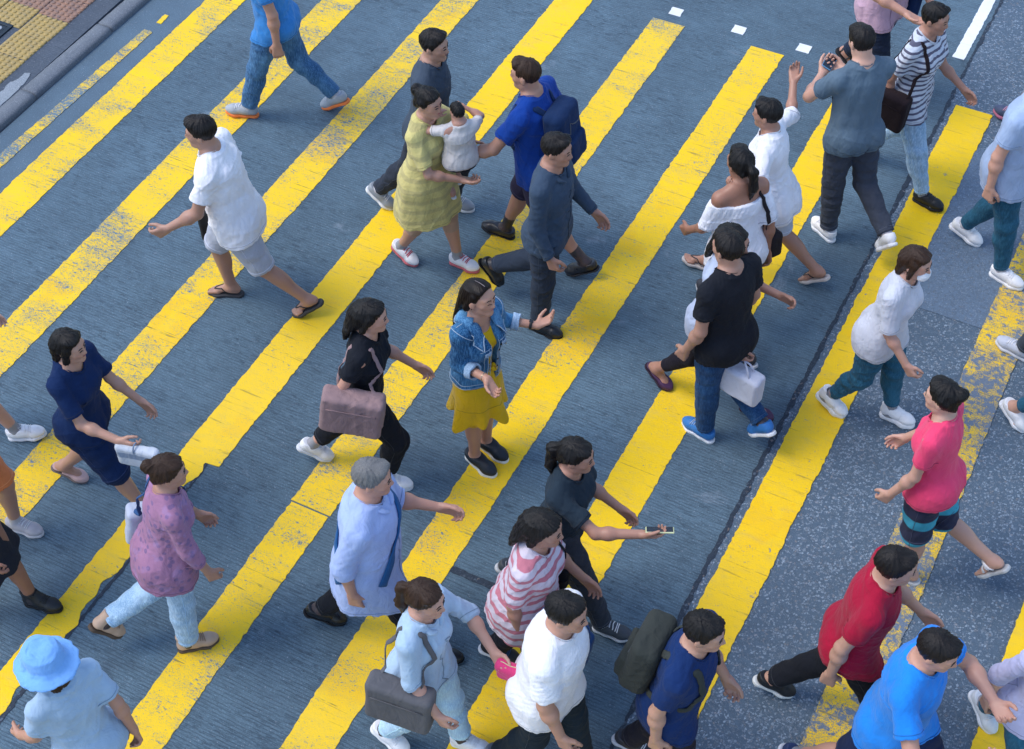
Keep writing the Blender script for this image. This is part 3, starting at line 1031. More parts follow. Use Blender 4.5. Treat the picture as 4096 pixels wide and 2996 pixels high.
        cc = tuple(mat.get('tone', (.1, .1, .1)))
        sm = plastic('seam_thread', tuple(round(min(1, x * 1.5 + .02), 4) for x in cc), .85)
        if kind in ('trousers', 'shorts'):
            for sd in (-1, 1):
                L = p.leg[sd]
                d1 = L['knee'] - L['hip']; d2 = L['ank'] - L['knee']
                if ln <= 1: cpt, ax_ = L['hip'] + d1 * (ln - .06), d1
                else: cpt, ax_ = L['knee'] + d2 * (ln - 1 - .06), d2
                p.ring(G, cpt, ax_, .13 * s, .002, 'hem_seam', sm, o)
                # side seam and back pocket
                side = [L['hip'] + np.array([sd * .2, 0, z]) for z in (.06, 0)] + [L['hip'] + d1 * u + np.array([sd * .12, 0, 0]) for u in np.linspace(.2, min(ln, 1) - .08, 8)]
                if ln > 1: side += [L['knee'] + d2 * u + np.array([sd * .1, 0, 0]) for u in np.linspace(.1, ln - 1 - .08, 8)]
                m = MB(); m.tube(list(G.project(np.array(side, f32), .0003, 5)), .0017, 5); m.build('side_seam', sm, o, True)
                pk = [p.C(sd * x, -.22, z) for x, z in ((.035, .02), (.105, .025), (.105, -.07), (.07, -.095), (.035, -.075))]
                pk = [np.array(pk[i]) + (np.array(pk[(i + 1) % 5]) - pk[i]) * t for i in range(5) for t in (0, .33, .66)]
                m = MB(); m.tube(list(G.project(np.array(pk, f32), .0008, 5)), .0022, 5, closed=True); m.build('back_pocket', sm, o, True)
        return o

    def make_shoes(p, kind, upper=(.8, .8, .8), sole=(.8, .8, .8), extra=None):
        s = p.s * (1.0 if getattr(p, 'paint', True) else 1.10)
        names = {'sneaker': 'sneaker', 'slipon': 'shoe', 'leather': 'shoe', 'flat': 'flat_shoe', 'sandal': 'sandal', 'flipflop': 'flip_flop', 'boot': 'boot', 'platform': 'sneaker'}
        lea = kind in ('leather',)
        um = plastic('shoe_leather' if kind in ('leather', 'slipon', 'boot') else 'shoe_fabric', upper, .33 if lea else .55, .12, 0, .45, .10, 30)
        sm = plastic('rubber_sole', sole, .7, .1, 0, .3, .08, 40)
        for sd, L in sorted(p.leg.items()):
            O, Rf = L['sole'], L['Rf']
            Fp = lambda x, y, z: O + Rf @ (np.array([x * sd, y, z]) * s)
            th = .045 if kind == 'platform' else (.012 if kind in ('flat', 'leather') else .024)
            # sole outline: union of flat discs
            S = Field()
            for a, b, r1, r2 in (((0, -.042), (.002, .02), .036, .034), ((.002, .02), (-.002, .105), .034, .047), ((-.002, .105), (-.006, .148), .047, .034)):
                S.add(cone(Fp(a[0], a[1], th * .5), Fp(b[0], b[1], th * .5), r1 * s, r2 * s), .02)
            up = Rf[:, 2]
            S.clip(plane(O + up * th * s, up), .004)
            S.clip(plane(O, -up), .004)
            nm = names[kind]
            if kind in ('sandal', 'flipflop'):
                shoe = emit(S, .005, nm, sm, p.root)
                mb = MB(); zf = th
                prj = lambda pts: p.field.project(np.array(pts, f32), .003)
                if kind == 'sandal':
                    rows = [((-.05, .085), (0, .105), (.046, .09)), ((-.05, .045), (.0, .075), (.046, .07)), ((-.045, .005), (0, .04), (.045, .035))]
                    if extra == 'ankle': rows = rows[:2] + [((-.04, -.03), (0, .02), (.04, -.03))]
                else:
                    rows = [((-.048, .03), (-.028, .085), (-.012, .125)), ((.046, .03), (.022, .085), (-.012, .125))]
                for row in rows:
                    q = []
                    for t in np.linspace(0, 1, 11):
                        w = np.array([(1 - t) ** 2, 2 * t * (1 - t), t * t])
                        x = sum(w[i] * row[i][0] for i in range(3)); y = sum(w[i] * row[i][1] for i in range(3))
                        hgt = zf + .012 + (.085 * (1 - (2 * t - 1) ** 2) if kind == 'sandal' else .07 * min(1, 2.2 * t) * (1 - t * .7))
                        q.append(Fp(x, y, hgt))
                    q = prj(q)
                    mb.tube(q, (.011 if kind == 'sandal' else .005) * s, 6, ([up] * len(q), .35))
                mb.build('strap', um, shoe, True)
                continue
            U = Field()
            low = {'flat': .030, 'leather': .062, 'slipon': .06, 'sneaker': .070, 'platform': .105, 'boot': .13}[kind]
            bz = th
            U.add(cone(Fp(0, -.036, .034 + bz), Fp(0, .03, .036 + bz), .0365 * s, .0345 * s), 0)
            U.add(cone(Fp(0, .025, .034 + bz), Fp(-.002, .105, .020 + bz), .0355 * s, .042 * s), .03)
            U.add(ell(Fp(-.005, .128, .016 + bz), np.array([.0385, .054, .030]) * s, Rf), .03)
            if kind != 'flat':
                U.add(cone(L['ank'] + up * (low - .075) * s, Fp(0, .05, .04 + bz), .041 * s, .032 * s), .03)
                U.add(cone(Fp(0, -.03, .04 + bz), Fp(0, -.032, low + bz), .034 * s, .036 * s), .02)
            U.clip(plane(O + up * (th * .8) * s, -up), .003)
            tilt = nz(up - Rf[:, 1] * (.30 if kind != 'flat' else -.02))
            U.clip(plane(Fp(0, -.03, low + bz), nz(up + Rf[:, 1] * (-.05))), .004)
            # opening for the ankle
            U.sub(cone(L['ank'] - up * (.018 if kind != 'flat' else .05) * s, L['ank'] + up * .2 * s, .0345 * s, .036 * s), .004)
            if kind == 'flat':
                U.sub(ell(Fp(0, .035, .075), np.array([.030, .075, .055]) * s, Rf), .004)
            shoe = emit(U, .0055, nm, um, p.root)
            emit(S, .0055, 'sole', sm, shoe)
            if kind in ('sneaker', 'platform', 'boot'):
                mb = MB()
                lc = extra if extra is not None else (.8, .8, .82)
                for i in range(4):
                    y = .045 + i * .017
                    q = U.project(np.array([Fp(x, y + .004 * math.sin(x * 60), .09 - i * .008) for x in np.linspace(-.022, .022, 6)], f32), .002, 5)
                    mb.tube(q, .0032 * s, 5)
                for sx in (-1, 1):
                    q = [U.project(np.array([Fp(0, .04, .10)], f32), .004)[0], Fp(sx * .018, .03, .075 + bz + .02), Fp(sx * .022, .048, .06 + bz), U.project(np.array([Fp(sx * .008, .046, .1)], f32), .004)[0]]
                    mb.tube(q, .0022 * s, 5)
                mb.build('shoelace', plastic('lace', lc, .8), shoe, True)

    # -------- things carried
    def to_world(p):
        bpy.context.view_layer.update()
        return p.root.matrix_world.copy()

    def child_world(p, o):
        """place a top-level object built in the person's frame"""
        o.location = p.root.location
        o.rotation_euler = p.root.rotation_euler
        return o

    def strap(p, pts, r, mat, parent, name='strap', off=.006, field=None, ends=True):
        F_ = field or p.topf
        q = np.array(pts, f32)
        # resample
        seg = []
        for a, b in zip(q[:-1], q[1:]):
            for t in np.linspace(0, 1, 8, endpoint=False): seg.append(a + (b - a) * t)
        seg.append(q[-1]); q = np.array(seg, f32)
        inner = q.copy()
        d = F_.eval(inner)
        pr = F_.project(inner, off, 4)
        w = np.clip((.06 - np.abs(d)) / .04, 0, 1)[:, None]
        q = inner * (1 - w) + pr * w
        d, g = F_.grad(q.astype(f32))
        nrm = [g[i] if abs(d[i]) < .08 else np.array([0, 0, 1.]) for i in range(len(q))]
        mb = MB(); mb.tube(list(q), r, 8, (nrm, .28)); return mb.build(name, mat, parent, True)


def bag_box(p, c, hs, M, mat, name, label, cat, rad=.03, group=None, seed=1, taper=None):
    G = Field()
    G.add(rbox(c, np.array(hs), rad, M))
    G.disp = wrinkle(seed, .0055, 16)
    o = emit(G, .007, name, mat, None)
    p.child_world(o)
    tag(o, label, cat, group)
    o_field = G
    return o, G



# ------------------------------------------------------------------ the street
def concrete_mat(name, base, groove=1.0, smooth=False):
    t = NT(name)
    v = t.coord()
    big = t.noise(v, .45, 5, .6, .3)
    mid = t.noise(v, 3.2, 6, .62, .2)
    fine = t.noise(v, 95, 5, .75)
    c = t.mix(t.ramp(big, .3, .72), tuple(x * .80 for x in base), tuple(x * 1.14 for x in base))
    c = t.mix(t.ramp(mid, .32, .74), t.mix(.22, c, (.03, .045, .07)), c)
    # aggregate speckle
    fine2 = t.noise(t.coord(loc=(3, 1, 5)), 190, 3, .7)
    c = t.mix(t.ramp(fine, .52, .74, 0, .75), c, tuple(min(1, x * 2.0 + .04) for x in base))
    c = t.mix(t.ramp(fine, .46, .28, 0, .75), c, (.028, .040, .062))
    c = t.mix(t.ramp(fine2, .56, .74, 0, .5), c, tuple(min(1, x * 2.3 + .05) for x in base))
    c = t.mix(t.ramp(fine2, .44, .28, 0, .5), c, (.03, .042, .065))
    sp = t.n('TexVoronoi'); t.l(v, sp.inputs['Vector']); sp.inputs['Scale'].default_value = 48
    spk = t.math('MULTIPLY', t.ramp(sp.outputs['Distance'], .22, .08), t.ramp(t.noise(v, 23, 2), .46, .6))
    c = t.mix(t.math('MULTIPLY', spk, .55), c, (.42, .44, .50))
    band = t.noise(t.coord(scale=(1.5, .12, 1), loc=(4, 4, 0)), 1.0, 3, .5)
    c = t.mix(t.ramp(band, .38, .66, .16, 0), c, (.045, .068, .098))
    ck = t.n('TexVoronoi', feature='DISTANCE_TO_EDGE')
    wv_ = t.n('VectorMath', operation='ADD'); nz_ = t.n('TexNoise'); t.l(v, nz_.inputs['Vector']); nz_.inputs['Scale'].default_value = 3.5; nz_.inputs['Detail'].default_value = 5
    sc_ = t.n('VectorMath', operation='SCALE'); t.l(nz_.outputs['Color'], sc_.inputs[0]); sc_.inputs['Scale'].default_value = .5
    t.l(v, wv_.inputs[0]); t.l(sc_.outputs[0], wv_.inputs[1]); t.l(wv_.outputs[0], ck.inputs['Vector']); ck.inputs['Scale'].default_value = .55
    ckl = t.math('MULTIPLY', t.ramp(ck.outputs['Distance'], .006, .0015), t.ramp(t.noise(t.coord(loc=(8, 8, 0)), .8, 3), .50, .58))
    c = t.mix(t.math('MULTIPLY', ckl, .18), c, (.03, .045, .065))
    h = t.math('MULTIPLY', fine, .6)
    if groove > 0:
        def lines(sx, sy, lo, hi, loc, dist):
            return t.ramp(t.noise(t.coord(scale=(sx, sy, 1), loc=loc), 1.0, 3, .6, dist), lo, hi)
        gate = t.ramp(t.noise(t.coord(scale=(.9, 1.8, 1)), 1.3, 5, .7), .34, .60, .35, 1)
        brk = t.ramp(t.noise(t.coord(scale=(6, 14, 1), loc=(5, 1, 0)), 1.6, 5, .75), .38, .56)
        brk2 = t.ramp(t.noise(t.coord(scale=(9, 20, 1), loc=(1, 6, 0)), 1.7, 4, .75), .40, .58)
        g1 = t.math('MULTIPLY', lines(7, 46, .585, .635, (0, 0, 0), .4), brk)
        g2 = t.math('MULTIPLY', lines(10, 74, .56, .64, (3, 7, 0), .4), brk2)
        g3 = t.math('MULTIPLY', lines(15, 125, .54, .66, (9, 2, 0), .3), .55)
        sep = t.n('SeparateXYZ'); t.l(v, sep.inputs[0])
        wy = t.math('ADD', t.math('MULTIPLY', sep.outputs[1], 6.283 / .0215), t.math('MULTIPLY', t.noise(t.coord(scale=(1.2, 5, 1)), 1.5, 4, .6), 9.0))
        g4 = t.math('MULTIPLY', t.math('MULTIPLY', t.ramp(t.math('SINE', wy), .35, .95), t.ramp(t.noise(t.coord(scale=(4, 12, 1), loc=(2, 9, 0)), 1.5, 5, .75), .36, .6, .15, 1)), .62)
        gg = t.math('MAXIMUM', t.math('MAXIMUM', g4, t.math('MULTIPLY', t.math('MULTIPLY', g1, gate), .7)), t.math('MAXIMUM', t.math('MULTIPLY', g2, t.math('MULTIPLY', gate, .85)), t.math('MULTIPLY', g3, gate)))
        gg = t.math('MULTIPLY', gg, groove)
        c = t.mix(t.math('MULTIPLY', gg, .80), c, (.018, .028, .046))
        h = t.math('SUBTRACT', h, t.math('MULTIPLY', gg, 1.1))
        pit = t.math('MULTIPLY', t.ramp(t.noise(t.coord(scale=(1, 2.0, 1)), 17, 6, .82, .5), .63, .67), t.ramp(t.noise(v, 1.9, 4), .50, .6))
        c = t.mix(t.math('MULTIPLY', pit, .9), c, (.018, .028, .045))
        h = t.math('SUBTRACT', h, pit)
    st = t.ramp(t.noise(v, 1.1, 4, .6, .6), .64, .74)
    c = t.mix(t.math('MULTIPLY', st, .35), c, (.05, .07, .10))
    lt = t.ramp(t.noise(t.coord(loc=(11, 3, 0)), 1.6, 6, .7, .5), .62, .72)
    c = t.mix(t.math('MULTIPLY', lt, .35), c, (.30, .36, .43))
    t.b.inputs['Specular IOR Level'].default_value = .22
    return t.set(Base_Color=c, Roughness=t.ramp(fine, .3, .7, .5, .8), Normal=t.bump(h, .55, .012))


def asphalt_mat(name, stone=(.27, .335, .41), binder=(.064, .098, .138), scale=74, amount=.46, fine=False):
    t = NT(name)
    v = t.coord()
    vd = t.n('VectorMath', operation='ADD')
    nn = t.n('TexNoise'); t.l(v, nn.inputs['Vector']); nn.inputs['Scale'].default_value = 60
    sc = t.n('VectorMath', operation='SCALE'); t.l(nn.outputs['Color'], sc.inputs[0]); sc.inputs['Scale'].default_value = .016
    t.l(v, vd.inputs[0]); t.l(sc.outputs[0], vd.inputs[1])
    vo = t.n('TexVoronoi', feature='F1'); t.l(vd.outputs[0], vo.inputs['Vector']); vo.inputs['Scale'].default_value = scale
    ed = t.n('TexVoronoi', feature='DISTANCE_TO_EDGE'); t.l(vd.outputs[0], ed.inputs['Vector']); ed.inputs['Scale'].default_value = scale
    cs = t.n('SeparateColor'); t.l(vo.outputs['Color'], cs.inputs[0])
    big = t.noise(v, .55, 5, .6, .3)
    thr = t.math('ADD', t.ramp(big, .3, .75, 1 - amount - .18, 1 - amount + .22), 0)
    isst = t.math('MULTIPLY', t.ramp(t.math('SUBTRACT', cs.outputs[0], thr), -.03, .05), t.ramp(ed.outputs['Distance'], .05, .13))
    vo2 = t.n('TexVoronoi', feature='F1'); t.l(vd.outputs[0], vo2.inputs['Vector']); vo2.inputs['Scale'].default_value = scale * 2.4
    c2 = t.n('SeparateColor'); t.l(vo2.outputs['Color'], c2.inputs[0])
    small = t.math('MULTIPLY', t.ramp(c2.outputs[1], .55, .6), t.ramp(vo2.outputs['Distance'], .5, .3))
    b = t.mix(t.noise(v, 30, 4, .7), tuple(x * .6 for x in binder), tuple(x * 1.9 for x in binder))
    b = t.mix(t.math('MULTIPLY', small, .55), b, tuple(x * .8 for x in stone))
    s = t.mix(cs.outputs[1], tuple(x * .48 for x in stone), tuple(min(1, x * 1.32) for x in stone))
    s = t.mix(t.ramp(cs.outputs[2], .86, .9, 0, .35), s, (.36, .27, .22))
    c = t.mix(t.math('MULTIPLY', isst, .82), b, s)
    h = t.math('ADD', t.math('MULTIPLY', isst, .8), t.math('MULTIPLY', small, .35))
    st = t.ramp(t.noise(v, .8, 4, .6, .6), .45, .75)
    c = t.mix(t.math('MULTIPLY', st, .35), c, tuple(x * .75 for x in binder))
    t.b.inputs['Specular IOR Level'].default_value = .25
    return t.set(Base_Color=c, Roughness=.62, Normal=t.bump(h, .7, .010))


def paint_mat(name, color, deep, dirt, grain=(1.0, 1.0), under=(.11, .18, .24)):
    """road paint, worn through to the road below where the object's 'wear' says so"""
    t = NT(name)
    v = t.coord()
    at_ = t.n('Attribute', attribute_type='OBJECT', attribute_name='wear')
    wear = t.math('MULTIPLY', at_.outputs['Fac'], 1.07)
    big = t.noise(v, .9, 4, .6, .3)
    c = t.mix(t.ramp(big, .3, .7), tuple(x * .95 for x in color), color)
    pt = t.ramp(t.noise(t.coord(loc=(4, 9, 2)), 1.5, 4, .6, .5), .58, .66)
    c = t.mix(t.math('MULTIPLY', pt, .55), c, deep)
    dr = t.ramp(t.noise(t.coord(scale=(1.6, 5, 1)), 3.0, 6, .72, .4), .45, .8)
    c = t.mix(t.math('MULTIPLY', dr, .34), c, dirt)
    film = t.ramp(t.noise(t.coord(scale=(1, .35, 1), loc=(6, 2, 1)), 1.1, 5, .65, .4), .42, .72)
    c = t.mix(t.math('MULTIPLY', film, .22), c, tuple(min(1, x * .72 + .10) for x in color))
    gr = t.noise(v, 120, 3, .7)
    c = t.mix(t.ramp(gr, .55, .75, 0, .35), c, dirt)
    blob = t.ramp(t.noise(v, 11, 2, .4), .735, .76)
    c = t.mix(t.math('MULTIPLY', blob, .75), c, deep)
    # holes
    hn = t.noise(t.coord(scale=(grain[0] * 1.0, grain[1] * 1.9, 1)), 34, 6, .78, .35)
    hs = t.noise(t.coord(scale=(1, 1.3, 1), loc=(2, 5, 0)), 150, 3, .8)
    zone = t.math('ADD', t.math('MULTIPLY', t.noise(t.coord(loc=(7, 1, 0)), 1.7, 4, .6, .5), .7), t.math('MULTIPLY', t.noise(t.coord(scale=(.5, 3, 1)), 3.4, 4, .65), .45))
    z = t.ramp(zone, .38, .80)
    thr = t.math('SUBTRACT', .80, t.math('MULTIPLY', t.math('MULTIPLY', wear, t.math('ADD', t.math('MULTIPLY', z, .50), .50)), .285))
    hole = t.ramp(t.math('SUBTRACT', hn, thr), -.006, .012)
    thr2 = t.math('SUBTRACT', .82, t.math('MULTIPLY', t.math('MULTIPLY', wear, t.math('ADD', t.math('MULTIPLY', z, .6), .75)), .235))
    hole = t.math('MAXIMUM', hole, t.math('MULTIPLY', t.ramp(t.math('SUBTRACT', hs, thr2), -.01, .02), .85))
    rim = t.ramp(t.math('SUBTRACT', hn, t.math('SUBTRACT', thr, .05)), 0, .05)
    c = t.mix(t.math('MULTIPLY', rim, .25), c, dirt)
    gz = t.noise(t.coord(scale=(1.2, 42, 1)), 1.0, 3, .6, .25)
    gl = t.math('MULTIPLY', t.ramp(gz, .60, .66), t.ramp(t.noise(t.coord(scale=(5, 16, 1)), 1.3, 4, .7), .42, .62))
    c = t.mix(t.math('MULTIPLY', t.math('MULTIPLY', gl, wear), .75), c, tuple(x * .35 for x in dirt))
    hgt = t.math('SUBTRACT', t.math('MULTIPLY', t.noise(v, 75, 4, .7), .6), t.math('ADD', t.math('MULTIPLY', gl, .6), hole))
    und = t.mix(t.noise(v, 95, 4, .75), tuple(x * .55 for x in under), tuple(x * 1.6 for x in under))
    c = t.mix(hole, c, und)
    t.b.inputs['Specular IOR Level'].default_value = .2
    return t.set(Base_Color=c, Roughness=.55, Normal=t.bump(hgt, .4, .008))


M_CONC = concrete_mat('grooved_concrete', (.116, .190, .248))
M_GUT = concrete_mat('gutter_concrete', (.115, .180, .238), 0.0)
M_ASPH = asphalt_mat('coarse_asphalt')
M_PATCH = asphalt_mat('fine_asphalt', (.22, .28, .36), (.095, .14, .20), 120, .36)
M_YEL = paint_mat('yellow_road_paint', (.92, .595, .008), (.86, .50, .003), (.42, .36, .16))
M_YELA = paint_mat('yellow_road_paint_on_asphalt', (.92, .59, .008), (.86, .50, .003), (.38, .32, .14), (.7, .37), (.13, .17, .23))
M_WHT = paint_mat('white_road_paint', (.80, .83, .86), (.72, .76, .80), (.45, .50, .55))
M_SEAL = asphalt_mat('joint_sealant', (.09, .12, .16), (.020, .030, .046), 60, .22)
M_FAR = asphalt_mat('far_ground_asphalt', (.2, .22, .26), (.04, .05, .07), 40, .4)

rngG = random.Random(5)


def nz1(seed):
    """irregular edge: value noise in several octaves"""
    r = np.random.RandomState(seed)
    oc = [(.7, .0045, r.rand(400) - .5), (.16, .0024, r.rand(700) - .5), (.05, .0034, r.rand(1500) - .5), (.022, .0055, r.rand(3500) - .5)]
    def fn(y):
        o = 0.0
        for wl, am, tb in oc:
            u = (y + 12) / wl; i0 = int(u) % (len(tb) - 1); f = u - int(u); f = f * f * (3 - 2 * f)
            o += am * (tb[i0] * (1 - f) + tb[i0 + 1] * f) * 1.7
        return o
    return fn


def sheet(name, pts_l, pts_r, z0, z1, mat, parent=None):
    """a strip between two lines of points, with a real thickness"""
    n = len(pts_l)
    V, Fc = [], []
    for (a, b) in zip(pts_l, pts_r):
        V += [(*a, z1), (*b, z1), (*a, z0), (*b, z0)]
    for i in range(n - 1):
        o, q = 4 * i, 4 * i + 4
        Fc += [(o, o + 1, q + 1, q), (o + 2, o, q, q + 2), (o + 1, o + 3, q + 3, q + 1)]
    Fc += [(2, 3, 1, 0), (4 * n - 4, 4 * n - 3, 4 * n - 1, 4 * n - 2)]
    return raw_mesh(name, V, Fc, mat, parent, False)


def stripe(name, xl, xr, y0, y1, mat, parent, wear, seed, right=None, left=None, amp=1.0, step=.012, z1=.005):
    fl, fr = nz1(seed), nz1(seed + 50)
    n = int((y1 - y0) / step)
    L, Rr = [], []
    e0, e1 = nz1(seed + 7), nz1(seed + 9)
    for i in range(n + 1):
        y = y0 + (y1 - y0) * i / n
        a = (xl if left is None else left(y)) + fl(y) * amp; b = (xr if right is None else right(y)) + fr(y) * amp
        L.append((a, y)); Rr.append((b, y))
    o = sheet(name, L, Rr, 0.0005, z1, mat, parent)
    o['wear'] = float(wear)
    return o


def quadgrid(name, x0, x1, y0, y1, z, mat, kind='structure', parent=None, th=.3):
    m = MB(); m.box(x0, x1, y0, y1, z - th, z)
    o = m.build(name, mat, parent)
    if parent is None: o['kind'] = kind
    return o


XJ = -1.5235
quadgrid('ground', -70, 70, -60, 80, -.32, M_FAR)
road = quadgrid('road', -7.46, XJ, -30, 45, 0, M_CONC)
gutter = quadgrid('gutter', -7.895, -7.46, -30, 45, .0, M_GUT)
asphalt = quadgrid('asphalt_road', XJ, 30, -30, 45, 0, M_ASPH)
patch = quadgrid('asphalt_patch', XJ + .165, 3.2, 7.69, 9.45, .004, M_PATCH, parent=asphalt, th=.0035)

X = {1: (-7.447, -7.150), 2: (-6.573, -6.277), 3: (-5.680, -5.399), 4: (-4.834, -4.548), 5: (-3.996, -3.721), 6: (-3.148, -2.869), 7: (-2.323, -2.036), 8: (-1.460, -1.178), 9: (-.623, -.336), 10: (.209, .495), 11: (1.05, 1.335), 12: (1.9, 2.18)}
WEAR = {1: .88, 2: .98, 3: .95, 4: .66, 5: .92, 6: .80, 7: .68, 8: .60, 9: 1.18, 10: .5, 11: .8, 12: .8}
for i, (xl, xr) in X.items():
    par = road if i <= 7 else asphalt
    mt = M_YEL if i <= 7 else M_YELA
    right = None
    y0 = -2.0
    z1 = .005
    if i == 4:
        # the lower part of this stripe stops at a crack in the concrete
        right = lambda y: -4.548 + (-.098 if y < 4.41 else 0) + .018 * math.sin(y * 9) * (y < 4.41) + .012 * math.sin(y * 31) * (y < 4.41)
    if i >= 8: z1 = .009
    if i == 5:
        stripe('yellow_stripe', xl, xr, y0, 4.398, mt, par, .85, 205, z1=z1)
        stripe('yellow_stripe', xl, xr, 4.41, 9.864, mt, par, WEAR[i], 5, z1=z1)
        continue
    stripe('yellow_stripe', xl, xr, y0, 9.864 if i > 4 else 9.87, mt, par, WEAR[i], i, right, z1=z1)
# narrow yellow line along the gutter, worn off at its upper end
stripe('yellow_edge_line', 0, 0, -2, 7.9, M_YEL, gutter, 1.15, 31, left=lambda y: -7.738 + (y - 6.1) * .036, right=lambda y: -7.634 + (y - 6.1) * .024, amp=.8)
stripe('yellow_edge_line', -7.640, -7.595, 8.02, 8.14, M_YEL, gutter, .3, 33, amp=.9, step=.006)
# row of short white dashes past the ends of the stripes, lane line on the right
for k in range(-3, 9):
    xc = -3.861 + .5525 * k
    if xc > XJ - .15 or xc < -7.3: continue
    stripe('white_dash', xc - .052, xc + .052, 9.968, 10.066, M_WHT, road, .35, 300 + k, amp=.75, step=.006)
stripe('white_lane_line', -1.662, -1.572, 10.43, 30, M_WHT, road, .25, 77, amp=.7)
# sealant in the joint between concrete and asphalt, transverse joint, crack beside the fourth stripe
def wob(seed, a): 
    f = nz1(seed); return lambda y: f(y) * a
w1, w2 = wob(401, 1.3), wob(402, 1.6)
ys = np.linspace(-3, 30, 1400)
sheet('joint_sealant', [(XJ - .013 + w1(y), y) for y in ys], [(XJ + .013 + w2(y), y) for y in ys], .0005, .004, M_SEAL, road)
xs = np.linspace(-2.87, -1.66, 200)
w3, w4 = wob(403, .8), wob(404, .8)
sheet('joint_sealant', [(x, 4.438 + w3(x) + (x + 2.2) * .012) for x in xs], [(x, 4.393 + w4(x) + (x + 2.2) * .012) for x in xs], .0005, .0035, M_SEAL, road)
ys = np.linspace(2.0, 4.42, 240)
w5, w6 = wob(405, 1.2), wob(406, 1.2)
sheet('crack', [(-4.642 + w5(y) - .0, y) for y in ys], [(-4.618 + w6(y), y) for y in ys], .0005, .0032, M_SEAL, road)

# kerb stones (a dropped kerb), worn asphalt strip, tactile paving
HK = .05
M_KERB = concrete_mat('kerb_granite', (.165, .185, .215), 0.0)
M_STRIP = concrete_mat('footway_asphalt', (.085, .105, .135), .5)
kerb = quadgrid('kerb', -8.00, -7.905, -30, 45, -.02, M_SEAL)
yj = [6.80 - .95 * 3 + .95 * k for k in range(9)]
def kx(y): return -7.905 + (y - 6.8) * .022
for a in yj:
    m = MB()
    V = []
    prof = [(0, -.06), (0, HK - .022), (-.008, HK - .009), (-.022, HK - .002), (-.04, HK), (-.135, HK + .002), (-.135, -.06)]
    ny = 24
    for i in range(ny + 1):
        y = a + .006 + (.938) * i / ny
        for (x, z) in prof: V.append((kx(y) + x, y, z + (rngG.uniform(-.0015, .0015) if z > .02 else 0)))
    n = len(prof)
    Fq = []
    for i in range(ny):
        for j in range(n - 1): Fq.append((i * n + j, i * n + j + 1, (i + 1) * n + j + 1, (i + 1) * n + j))
    Fq += [tuple(range(n - 1, -1, -1)), tuple(ny * n + j for j in range(n))]
    raw_mesh('kerb_stone', V, Fq, M_KERB, kerb, True)
pave = quadgrid('pavement', -30, -8.045, -30, 45, HK - .003, M_STRIP)
mb = MB()
blot = [(-8.10, 6.99), (-8.07, 6.90), (-8.055, 6.72), (-8.06, 6.45), (-8.14, 6.44), (-8.19, 6.6), (-8.16, 6.72), (-8.175, 6.82), (-8.14, 6.9), (-8.145, 6.97)]
b2 = []
for i in range(len(blot)):
    a, b = blot[i], blot[(i + 1) % len(blot)]
    for t in np.linspace(0, 1, 8, endpoint=False): b2.append((a[0] + (b[0] - a[0]) * t + rngG.uniform(-.006, .006), a[1] + (b[1] - a[1]) * t + rngG.uniform(-.006, .006)))
nb_ = len(b2)
mb.add([(x, y, HK + .002) for x, y in b2] + [(x, y, HK - .003) for x, y in b2], [tuple(range(nb_))] + [(i, i + nb_, (i + 1) % nb_ + nb_, (i + 1) % nb_) for i in range(nb_)])
mb.build('mortar_patch', concrete_mat('mortar', (.30, .34, .38), 0.0), pave)


def tile_mat(name, c, d):
    t = NT(name)
    v = t.coord()
    a = t.mix(t.ramp(t.noise(v, 9, 5, .65), .3, .7), c, d)
    w = t.noise(v, 55, 5, .75)
    a = t.mix(t.ramp(w, .55, .7, 0, .7), a, (.06, .065, .075))
    ge = t.n('NewGeometry')
    a = t.mix(t.ramp(ge.outputs['Pointiness'], .50, .56, 0, .35), a, tuple(min(1, x * 1.5) for x in c))
    return t.set(Base_Color=a, Roughness=.6, Normal=t.bump(w, .4, .004))


M_TY = tile_mat('yellow_tactile_tile', (.36, .25, .075), (.24, .19, .10))
M_TO = tile_mat('orange_tactile_tile', (.28, .15, .095), (.10, .085, .09))
TW, TL = .322, .275


def tile_mesh(name, mat, parent):
    m = MB()
    m.box(0, TW - .010, 0, TL - .009, -.04, 0, .005)
    for i in range(6):
        for j in range(6):
            cx, cy = TW * (i + .5) / 6, TL * (j + .5) / 6
            V, Fq = [], []
            for rr, zz in ((.0185, -.001), (.0178, .005), (.0145, .0072), (.006, .0076)):
                for k in range(12): V.append((cx + rr * math.cos(k * math.pi / 6), cy + rr * math.sin(k * math.pi / 6), zz))
            for r_ in range(3):
                for k in range(12): Fq.append((r_ * 12 + k, r_ * 12 + (k + 1) % 12, r_ * 12 + 12 + (k + 1) % 12, r_ * 12 + 12 + k))
            Fq.append(tuple(36 + k for k in range(12)))
            m.add(V, Fq)
    return m.build(name, mat, parent, True)


protos = {}
for ix in range(3):
    for iy in range(-6, 12):
        y = 7.65 + TL * iy - (.0 if ix == 0 else -.035)
        x = -8.228 - TW * (ix + 1)
        if ix >= 1 and 6.85 < y < 7.4: continue
        kind = 'o' if iy >= 0 else 'y'
        if kind not in protos:
            o = tile_mesh('tactile_tile', M_TY if kind == 'y' else M_TO, pave); protos[kind] = o
        else:
            o = protos[kind].copy(); COL.objects.link(o); o.parent = pave
        o.location = (x + rngG.uniform(-.002, .002), y, HK + .004 + rngG.uniform(-.002, .002))
        o.rotation_euler = (R(rngG.uniform(-.3, .3)), R(rngG.uniform(-.3, .3)), R(rngG.uniform(-.4, .4)))
